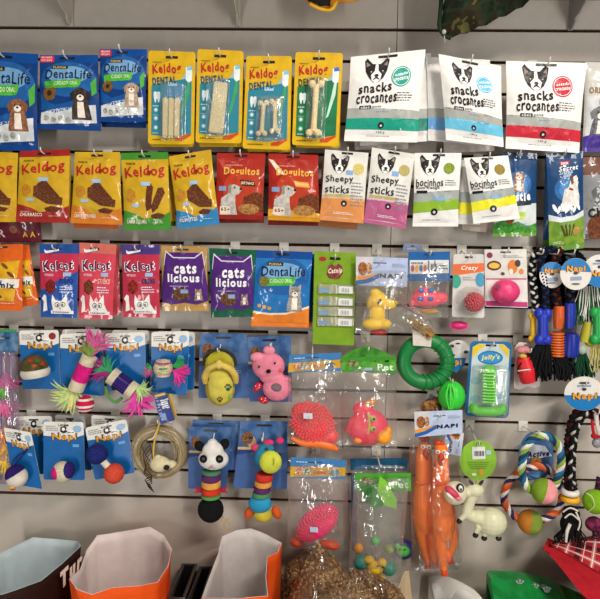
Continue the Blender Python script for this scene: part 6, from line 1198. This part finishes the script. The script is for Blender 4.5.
# ================================================================ feed sacks below
def sack(label, rim, outer, inner, grp='opened paper feed sacks', bottom=None, kib='#4a3222', level=.62, flare=.86, extra=None):
    pts = [P(*p) for p in rim]; cen = sum(pts, Vector())/len(pts)
    t = thing('feed_sack', label, 'feed sack', (cen.x, cen.y, 0), grp)
    loop = [pts[i].lerp(pts[(i+1) % len(pts)], k/4) for i in range(len(pts)) for k in range(4)]; bm = bmesh.new(); rows = []
    H = [1, .97, .93, .86, .75, .6, .4, .2, .05, 0]
    for h in H:
        row = []
        for i, p in enumerate(loop):
            f = 1-(1-flare)*(1-h)**.6 if h > 0 else flare*.9; q = Vector((cen.x+(p.x-cen.x)*f, cen.y+(p.y-cen.y)*f, p.z*h))
            w = noise.noise(Vector((i*.35, h*6, cen.x*9)))*.010*(1 if .02 < h < .97 else .2); dr = Vector((p.x-cen.x, p.y-cen.y, 0)).normalized(); row.append(bm.verts.new(q+dr*w+Vector((0, 0, .0025))))
        rows.append(row)
    n = len(loop)
    for a, b in zip(rows, rows[1:]):
        for i in range(n): bm.faces.new((a[i], a[(i+1) % n], b[(i+1) % n], b[i]))
    bm.faces.new(rows[-1]); bmesh.ops.recalc_face_normals(bm, faces=bm.faces)
    # keep normals outward: bottom face must look down
    bm.faces.ensure_lookup_table()
    if bm.faces[-1].normal.z > 0: bmesh.ops.reverse_faces(bm, faces=bm.faces)
    org = Vector(t['_w']); bmesh.ops.translate(bm, verts=bm.verts, vec=-org); me = bpy.data.meshes.new('paper_wall'); bm.to_mesh(me); bm.free(); me.materials.append(mat('paper', outer)); me.materials.append(mat('paper', inner)); me.shade_smooth()
    o = bpy.data.objects.new('paper_wall', me); C.objects.link(o); o.parent = t; o['_w'] = list(org); s = o.modifiers.new('thickness', 'SOLIDIFY'); s.thickness = .0018; s.offset = -1; s.material_offset = 1; s.material_offset_rim = 1
    lv = cen.z*level; kb = bmesh.new(); ring = [kb.verts.new(Vector((cen.x+(p.x-cen.x)*.84, cen.y+(p.y-cen.y)*.84, lv+.012*noise.noise(p*20)))) for p in loop]; c1 = kb.verts.new(Vector((cen.x, cen.y, lv+.03)))
    for i in range(n): kb.faces.new((ring[i], ring[(i+1) % n], c1))
    k = obj('kibble', kb, mat('food', kib, '#2c1c12', 90), t); k['kind'] = 'stuff'
    return t, cen
SA, cA = sack('opened dark brown feed sack with pale blue lining, leftmost', [(-14, 560, .14), (6, 551, .07), (33, 538, .05), (58, 540, .05), (78, 542, .07), (81, 547, .12), (62, 565, .21), (41, 582, .29), (22, 589, .33), (2, 596, .36), (-16, 596, .30)], '#2a1410', '#ccdae0')
SB, cB = sack('opened orange feed sack with pinkish white lining, second from the left', [(97, 536, .07), (124, 532, .05), (150, 527.5, .05), (164, 536, .07), (172, 550, .12), (168, 568, .2), (158, 583, .27), (140, 587, .3), (112, 589, .32), (92, 596, .34), (76, 590, .33), (69, 580, .28), (80, 570, .2), (86, 552, .11)], '#dc5014', '#e4d2d0')
SC, cC = sack('opened orange feed sack with greyish white lining beside the kibble bags', [(222, 537, .1), (236, 531, .07), (251, 529, .06), (268, 536, .07), (282, 544, .1), (278, 553, .13), (268, 558, .16), (266, 577, .24), (268, 597, .33), (236, 600, .35), (201, 600, .35), (209, 578, .25), (218, 555, .16)], '#dc5014', '#cfc6c4')
# printing on the sacks
def sackprint(t, q, d4, words, col, extra=None):
    c4 = [P(q[2*i], q[2*i+1], d4[i]) for i in range(4)]
    s2 = Pack('x', 'x', 'x', q, d4[0], flat=True); bpy.data.objects.remove(s2.root); s2.root = t; s2.c = c4; s2.W = (c4[1]-c4[0]).length; s2.H = (c4[3]-c4[0]).length
    for a in words: s2.text(*a, part='sack_lettering')
    s2.done()
sackprint(SA, (60, 570, 83, 548, 82, 572, 62, 597), (.235, .15, .19, .275), (('Tur', 0, .1, 1, .75, '#d9c0b4', 'print', 5, .06, 0, .1),), '')
t = T('plastic_crate', 'black plastic crate by the wall between the two orange sacks', 'crate', 188, 575, .1)
zt = P(188, 573, .06).z
def crate(t, x0, x1, zt):
    a, b_ = P(x0, 590, .1).x, P(x1, 590, .1).x; y0, y1 = -.17, -.02
    for lo, hi in (((a, y0, .012), (b_, y0+.006, zt)), ((a, y1-.006, .012), (b_, y1, zt)), ((a, y0, .012), (a+.006, y1, zt)), ((b_-.006, y0, .012), (b_, y1, zt))): part('side_panel', t, 'plastic', '#1c1a1a', lambda bm: bx(bm, lo, hi, bev=.001))
    part('bottom_panel', t, 'plastic', '#1c1a1a', lambda bm: bx(bm, (a, y0, 0), (b_, y1, .012))); part('rim', t, 'plastic', '#4a4644', lambda bm: tube(bm, [Vector((a, y0, zt)), Vector((b_, y0, zt)), Vector((b_, y1, zt)), Vector((a, y1, zt))], .004, 6, closed=True))
crate(t, 176, 190, zt); t = T('plastic_crate', 'black plastic crate half hidden behind the greyish lined orange sack', 'crate', 210, 575, .1); crate(t, 194, 207, P(205, 576, .06).z)

# clear bags full of kibble
def pillow(pts, d, dep, back=.35, grow=0, seed=0, cre=.0):
    """filled bag with the given outline: domed front, flatter back"""
    tri = tessellate_polygon([[Vector((x, y, 0)) for x, y in pts]]); bm = bmesh.new(); vs = [bm.verts.new((x, y, 0)) for x, y in pts]
    for q in tri: bm.faces.new([vs[i] for i in q])
    for _ in range(7):
        lg = [e for e in bm.edges if e.calc_length() > (5 if min(v.co.y for v in e.verts) < 612 else 40)]
        if not lg: break
        bmesh.ops.subdivide_edges(bm, edges=lg, cuts=1); bmesh.ops.triangulate(bm, faces=[f for f in bm.faces if len(f.verts) > 3])
    segs = [(Vector(pts[i]), Vector(pts[(i+1) % len(pts)])) for i in range(len(pts))]
    def edge(x, y):
        p = Vector((x, y)); r = 1e9
        for q, w in segs:
            t_ = max(0, min(1, (p-q).dot(w-q)/max(1e-6, (w-q).length_squared))); r = min(r, (p-q-(w-q)*t_).length)
        return r
    out = bmesh.new(); F_, B_ = {}, {}
    for v in bm.verts:
        x, y = v.co.x, v.co.y; e = edge(x, y); f = math.sqrt(max(0, 1-(1-min(1, e/26))**2)); w = noise.noise(Vector((x*.09, y*.05, seed)))*cre*min(1, e/4)
        p = P(x, y, d); p.z = max(p.z, .004); F_[v] = out.verts.new(p+Vector((0, -(dep+grow)*f-w, 0))); B_[v] = F_[v] if e < .01 else out.verts.new(p+Vector((0, dep*back*f, 0)))
    for f in bm.faces:
        out.faces.new([F_[v] for v in f.verts])
        q = [B_[v] for v in f.verts]
        if len(set(q)) == 3 and set(q) != {F_[v] for v in f.verts}: out.faces.new(q[::-1])
    bm.free(); bmesh.ops.recalc_face_normals(out, faces=out.faces); return out
def kibble_bag(label, pts, d, dep, seed, cols=('#7a5a3c', '#5a3c26'), n=420):
    rnd_ = random.Random(seed); cx = sum(p[0] for p in pts)/len(pts); t = T('kibble_bag', label, 'bag of pet food', cx, 600, d, 'clear bags of brown kibble'); t.location.z = 0; t['_w'] = list(t.location)
    core = pillow(pts, d, dep, seed=seed, cre=.006); pts3 = [(v.co.copy(), v.normal.copy()) for v in core.verts if v.normal.y < -.1 and P(0, 640, d).z < v.co.z]
    core.normal_update(); fs = [f for f in core.faces if f.normal.y < -.05 and f.calc_center_median().z > P(300, 615, d).z]; kb = bmesh.new()
    for i in range(n):
        f = rnd_.choice(fs); a_, b_, c_ = [v.co for v in f.verts][:3]; u, v = rnd_.random(), rnd_.random()
        if u+v > 1: u, v = 1-u, 1-v
        ball(kb, a_+(b_-a_)*u+(c_-a_)*v, (.0044, .0044, .0028), seg=7, rot=Matrix.Rotation(rnd_.uniform(0, 3), 3, Vector((rnd_.random(), rnd_.random(), rnd_.random()+.1))), mi=rnd_.randrange(3))
    o = obj('kibble', core, mat('food', cols[0], cols[1], 130), t); o['kind'] = 'stuff'; o = obj('kibble_pieces', kb, [mat('food', '#86684a'), mat('food', '#6a4c34'), mat('food', '#9a7c58')], t); o['kind'] = 'stuff'
    obj('clear_bag', pillow(pts, d, dep, grow=.006, seed=seed+3, cre=.014), clear('#e8dccc', .07, .03, 'kibble_film'), t, 'keep')
    q = min(pts, key=lambda p: p[1]); part('sealed_corner', t, '', '', lambda bm: tb(bm, [(q[0], q[1]+2), (q[0]-1, q[1]-1.5)], [1.6, 2.4], d, sp=False, n=1), material=clear('#e8dccc', .07, .2, 'corner_film')); return t
kibble_bag('clear bag of brown kibble with a tall pointed corner, the middle one', [(318, 542), (309, 556), (297, 578), (288, 600), (284, 640), (284, 900), (376, 900), (374, 640), (364, 600), (352, 578), (337, 560), (325, 547)], .2, .05, 3, n=900)
kibble_bag('clear bag of brown kibble at the left beside the orange sack', [(314, 549), (304, 552), (288, 563), (282, 575), (281, 620), (281, 900), (334, 900), (334, 575), (326, 556)], .05, .035, 5, n=500)
kibble_bag('clear bag of brown kibble at the right under the yellow toys', [(340, 580), (352, 570), (366, 570), (384, 578), (400, 590), (408, 604), (408, 640), (408, 900), (340, 900)], .145, .03, 8, n=420)
kibble_bag('low clear bag of pale kibble in front of the middle one', [(318, 596), (332, 588), (350, 586), (370, 593), (384, 603), (388, 640), (388, 900), (314, 900), (312, 640)], .275, .035, 11, ('#9a8468', '#6a5038'), 320)
# ---- paper and bags lower right
t = T('paper_sack', 'narrow cream paper sack corner standing right of the kibble bags', 'sack', 407, 598, .12); t.location.z = 0; t['_w'] = list(t.location)
bm = bmesh.new(); a, b_, c_ = P(404, 574, .12), P(411, 585, .12), P(409, 570, .10)
vs = [bm.verts.new(v) for v in (P(397, 592, .12), P(405, 572, .12), P(408, 571, .11), P(411, 599, .10), P(411, 599, .10)*1.0-Vector((0, 0, P(411, 599, .1).z-.002)), P(397, 592, .12)-Vector((0, 0, P(397, 592, .12).z-.002)))]; bm.faces.new(vs); o = obj('paper_wall', bm, mat('paper', '#c9b08c'), t, False); o.modifiers.new('thickness', 'SOLIDIFY').thickness = .004
part('folded_edge', t, 'paper', '#e0cfae', lambda bm: tube(bm, [P(397, 592, .122), P(405, 572, .122), P(408, 571, .112), P(411, 599, .102)], .0018, 6))
def loft(bm, A, B):
    a = [bm.verts.new(p) for p in A]; b = [bm.verts.new(p) for p in B]
    for i in range(len(a)-1): bm.faces.new((a[i], a[i+1], b[i+1], b[i]))
t = T('white_sack', 'white feed sack with a curved flap below the chickens', 'sack', 465, 590, .2); t.location.z = 0; t['_w'] = list(t.location)
A_ = spline([P(429, 577, .025), P(440, 575, .05), P(456, 580, .10), P(474, 590, .14), P(486, 604, .17)], 8); bm = bmesh.new(); B_ = [Vector((p.x, p.y-.02, .003)) for p in A_]; mid = [p.lerp(q, .15)+Vector((0, -.006, 0)) for p, q in zip(A_, B_)]; loft(bm, A_, mid); loft(bm, mid, B_); bmesh.ops.remove_doubles(bm, verts=bm.verts, dist=.0001); o = obj('sack_wall', bm, mat('paper', '#cfcdc8'), t); o.modifiers.new('thickness', 'SOLIDIFY').thickness = .003
bm = bmesh.new(); C_ = [Vector((p.x+.01, max(p.y-.03, p.y-.03), p.z-.045)) for p in A_]; loft(bm, A_, C_); o = obj('folded_flap', bm, mat('paper', '#dddbd6'), t); o.modifiers.new('thickness', 'SOLIDIFY').thickness = .002
t = T('green_sack', 'glossy green pet food sack with grey paw prints at the bottom', 'sack', 530, 590, .18); t.location.z = 0; t['_w'] = list(t.location)
top = [(487, 582, .10), (488, 571, .07), (505, 571, .07), (525, 572.5, .07), (545, 578, .07), (562, 585, .08), (580, 594, .10), (586, 604, .12)]
A_ = spline([P(*p) for p in top], 5); bm = bmesh.new(); F_ = [Vector((p.x-.01, p.y-.15-.02*noise.noise(p*12), p.z-.04)) for p in A_]; M1 = [p.lerp(q, .33)+Vector((0, 0, .010+.02*noise.noise(p*34))) for p, q in zip(A_, F_)]; M2 = [p.lerp(q, .7)+Vector((0, 0, .012+.02*noise.noise(p*29))) for p, q in zip(A_, F_)]
G1 = [Vector((p.x, p.y, .003)) for p in F_]; G0 = [Vector((p.x, p.y, .003)) for p in A_]
for a, b_ in ((G0, A_), (A_, M1), (M1, M2), (M2, F_), (F_, G1)): loft(bm, a, b_)
bmesh.ops.remove_doubles(bm, verts=bm.verts, dist=.0001); obj('sack_body', bm, mat('film', '#0c7a34', '#109044', 25), t)
def onsack(px, py, rx, ry):
    d = .07+(py-574)*.0075; return [P(px+rx*math.cos(2*PI*i/12), py+ry*math.sin(2*PI*i/12), d) for i in range(12)]
for px, py in ((520, 583), (535, 587), (547, 590)):
    def pw(bm):
        for dx, dy, a, b in ((0, 1, 3.2, 1.8), (-3, -1.5, 1.2, 1.2), (0, -2.4, 1.3, 1.2), (3, -1.5, 1.2, 1.2)):
            zc = P(px, py, .12); vs = [bm.verts.new(P(px+dx+a*math.cos(2*PI*i/12), py+dy+b*math.sin(2*PI*i/12), .13)) for i in range(12)]; f = bm.faces.new(vs); r_ = bmesh.ops.extrude_face_region(bm, geom=[f]); bmesh.ops.translate(bm, verts=[v for v in r_['geom'] if isinstance(v, bmesh.types.BMVert)], vec=(0, .03, -.012))
    part('paw_print', t, 'print', '#8fa096', pw)
# ---- plaid bed
t = T('plaid_cushion', 'red plaid pet cushion leaning in the lower right corner', 'pet cushion', 590, 580, .2); t.location.z = 0; t['_w'] = list(t.location)
def plaid():
    m = mat('cloth', '#a82832').copy(); nt = m.node_tree; L = nt.links; b = nt.nodes['Principled BSDF']; uv = nt.nodes.new('ShaderNodeUVMap'); sp = nt.nodes.new('ShaderNodeSeparateXYZ'); L.new(uv.outputs[0], sp.inputs[0]); last = None
    base = nt.nodes.new('ShaderNodeRGB'); base.outputs[0].default_value = (*hexc('#a82832'), 1); cur = base.outputs[0]
    for ax, per, w0, w1, col, fac in ((0, 1, .0, .22, '#2a0d12', .85), (1, 1, .0, .22, '#2a0d12', .85), (0, 1, .31, .345, '#e0d0cc', .9), (1, 1, .31, .345, '#e0d0cc', .9), (0, 1, .62, .78, '#d88a8c', .6), (1, 1, .62, .78, '#d88a8c', .6), (0, 1, .68, .72, '#efe4e0', .9), (1, 1, .68, .72, '#efe4e0', .9)):
        fr = nt.nodes.new('ShaderNodeMath'); fr.operation = 'FRACT'; L.new(sp.outputs[ax], fr.inputs[0]); g1 = nt.nodes.new('ShaderNodeMath'); g1.operation = 'GREATER_THAN'; L.new(fr.outputs[0], g1.inputs[0]); g1.inputs[1].default_value = w0; g2 = nt.nodes.new('ShaderNodeMath'); g2.operation = 'LESS_THAN'; L.new(fr.outputs[0], g2.inputs[0]); g2.inputs[1].default_value = w1; mu = nt.nodes.new('ShaderNodeMath'); mu.operation = 'MULTIPLY'; L.new(g1.outputs[0], mu.inputs[0]); L.new(g2.outputs[0], mu.inputs[1]); m2 = nt.nodes.new('ShaderNodeMath'); m2.operation = 'MULTIPLY'; L.new(mu.outputs[0], m2.inputs[0]); m2.inputs[1].default_value = fac
        mx = nt.nodes.new('ShaderNodeMixRGB'); L.new(m2.outputs[0], mx.inputs[0]); L.new(cur, mx.inputs[1]); mx.inputs[2].default_value = (*hexc(col), 1); cur = mx.outputs[0]
    L.new(cur, b.inputs['Base Color']); return m
nu, nv = 22, 14; q4 = [P(556, 541, .04), P(640, 529, .02), P(650, 600, .20), P(546, 548, .16)]; q4[3] = P(551, 545, .10); q4[2] = P(640, 598, .22)
bm = bmesh.new(); uvl = bm.loops.layers.uv.new('UVMap'); g = []
def cs(u, v): return (q4[0]*(1-u)+q4[1]*u)*(1-v)+(q4[3]*(1-u)+q4[2]*u)*v+Vector((0, -.004, .012))*math.sin(PI*u)**.5*math.sin(PI*v)**.5
for j in range(nv+1): g.append([bm.verts.new(cs(i/nu, j/nv)) for i in range(nu+1)])
for j in range(nv):
    for i in range(nu):
        f = bm.faces.new((g[j][i], g[j+1][i], g[j+1][i+1], g[j][i+1]))
        for lp, (a, b_) in zip(f.loops, ((i, j), (i, j+1), (i+1, j+1), (i+1, j))): lp[uvl].uv = (a/nu*3.4+.1, b_/nv*1.9+.1)
o = obj('plaid_top', bm, plaid(), t, 'keep'); o.modifiers.new('thickness', 'SOLIDIFY').thickness = .003
def side(bm):
    f = [g_ for g_ in [cs(i/nu, 1) for i in range(nu+1)]]; l = [cs(0, 1-j/nv) for j in range(nv+1)]
    tip = P(543, 546, .12); e = [P(545, 551, .13), P(560, 566, .19), P(574, 585, .235), P(590, 603, .27), P(640, 640, .30)]; A = spline([l[-1], tip, P(546, 547, .125), *[f[int(nu*x)] for x in (.1, .4, .7, 1)]], 4); Bq = spline([l[-1]+Vector((0, 0, -.01)), P(543.5, 548.5, .12), P(546, 552, .13), P(556, 562, .17), P(572, 582, .225), P(590, 602, .26), P(640, 645, .30)], 4); Bq = Bq[:len(A)]
    M_ = [a.lerp(b, .5)+Vector((0, -.012, 0)) for a, b in zip(A, Bq)]; loft(bm, A, M_); loft(bm, M_, Bq); loft(bm, Bq, [Vector((p.x+.05, -.03, p.z-.02)) for p in Bq])
part('red_side', t, 'cloth', '#b01c28', side, smooth='keep'); part('piping', t, 'cloth', '#8a1420', lambda bm: tube(bm, spline([cs(0, 0), cs(0, 1), cs(.3, 1), cs(.7, 1), cs(1, 1)], 6), .0028, 8))
t = T('metal_clip', 'small dark wire clip lying on the plaid cushion', 'clip', 593, 542, .1); part('clip_wire', t, 'metal', '#2a2a2e', lambda bm: tb(bm, [(581, 548, .16), (582, 540, .12), (590, 537, .115), (598, 536, .12), (604, 540, .13)], .7, .12)); part('clip_ring', t, 'metal', '#2a2a2e', lambda bm: tb(bm, [(594, 530, .11), (598, 532, .11), (597, 538, .11), (593, 537, .11)], .7, .11, closed=True))

t = T('plastic_crate', 'dark crate under the plaid cushion in the lower right corner', 'crate', 600, 598, .15); t.location.z = 0; t['_w'] = list(t.location); crate(t, 584, 640, P(590, 603, .16).z-.07)
# ================================================================ light
def area(name, loc, to, sx_, sy_, e, col):
    l = bpy.data.lights.new(name, 'AREA'); l.shape = 'RECTANGLE'; l.size = sx_; l.size_y = sy_; l.energy = e; l.color = col
    o = bpy.data.objects.new(name, l); C.objects.link(o); o.location = loc; o.rotation_euler = (Vector(to)-Vector(loc)).to_track_quat('-Z', 'Y').to_euler(); return o
area('ceiling_tube_lamp', (1.1, -1.9, 3.05), (.3, 0, 1.2), 1.2, .10, 50, (1, .93, .82))
area('ceiling_tube_lamp', (-.8, -2.6, 3.05), (0, 0, 1.0), 1.2, .10, 4, (1, .94, .85))
area('front_fill_low_left', (-1.1, -2.3, .55), (-.3, 0, .6), .22, 1.0, 20, (1, .97, .92))  # added fill for the lower left wall, tall and narrow for streaky highlights
area('front_fill_right', (1.5, -2.7, 1.75), (.6, 0, 1.8), .22, 1.5, 30, (1, .97, .92))  # invented fill from the right front, lifts the upper right wall
w = bpy.data.worlds.new('world'); bpy.context.scene.world = w; w.use_nodes = True; w.node_tree.nodes['Background'].inputs[0].default_value = (.95, .93, .9, 1); w.node_tree.nodes['Background'].inputs[1].default_value = .11
vs_ = bpy.context.scene.view_settings; vs_.view_transform = 'Standard'; vs_.look = 'None'; vs_.exposure = 0; vs_.gamma = 1; vs_.use_curve_mapping = False
bpy.data.scenes.remove(TMP)
bpy.context.scene.cycles.transparent_max_bounces = 24
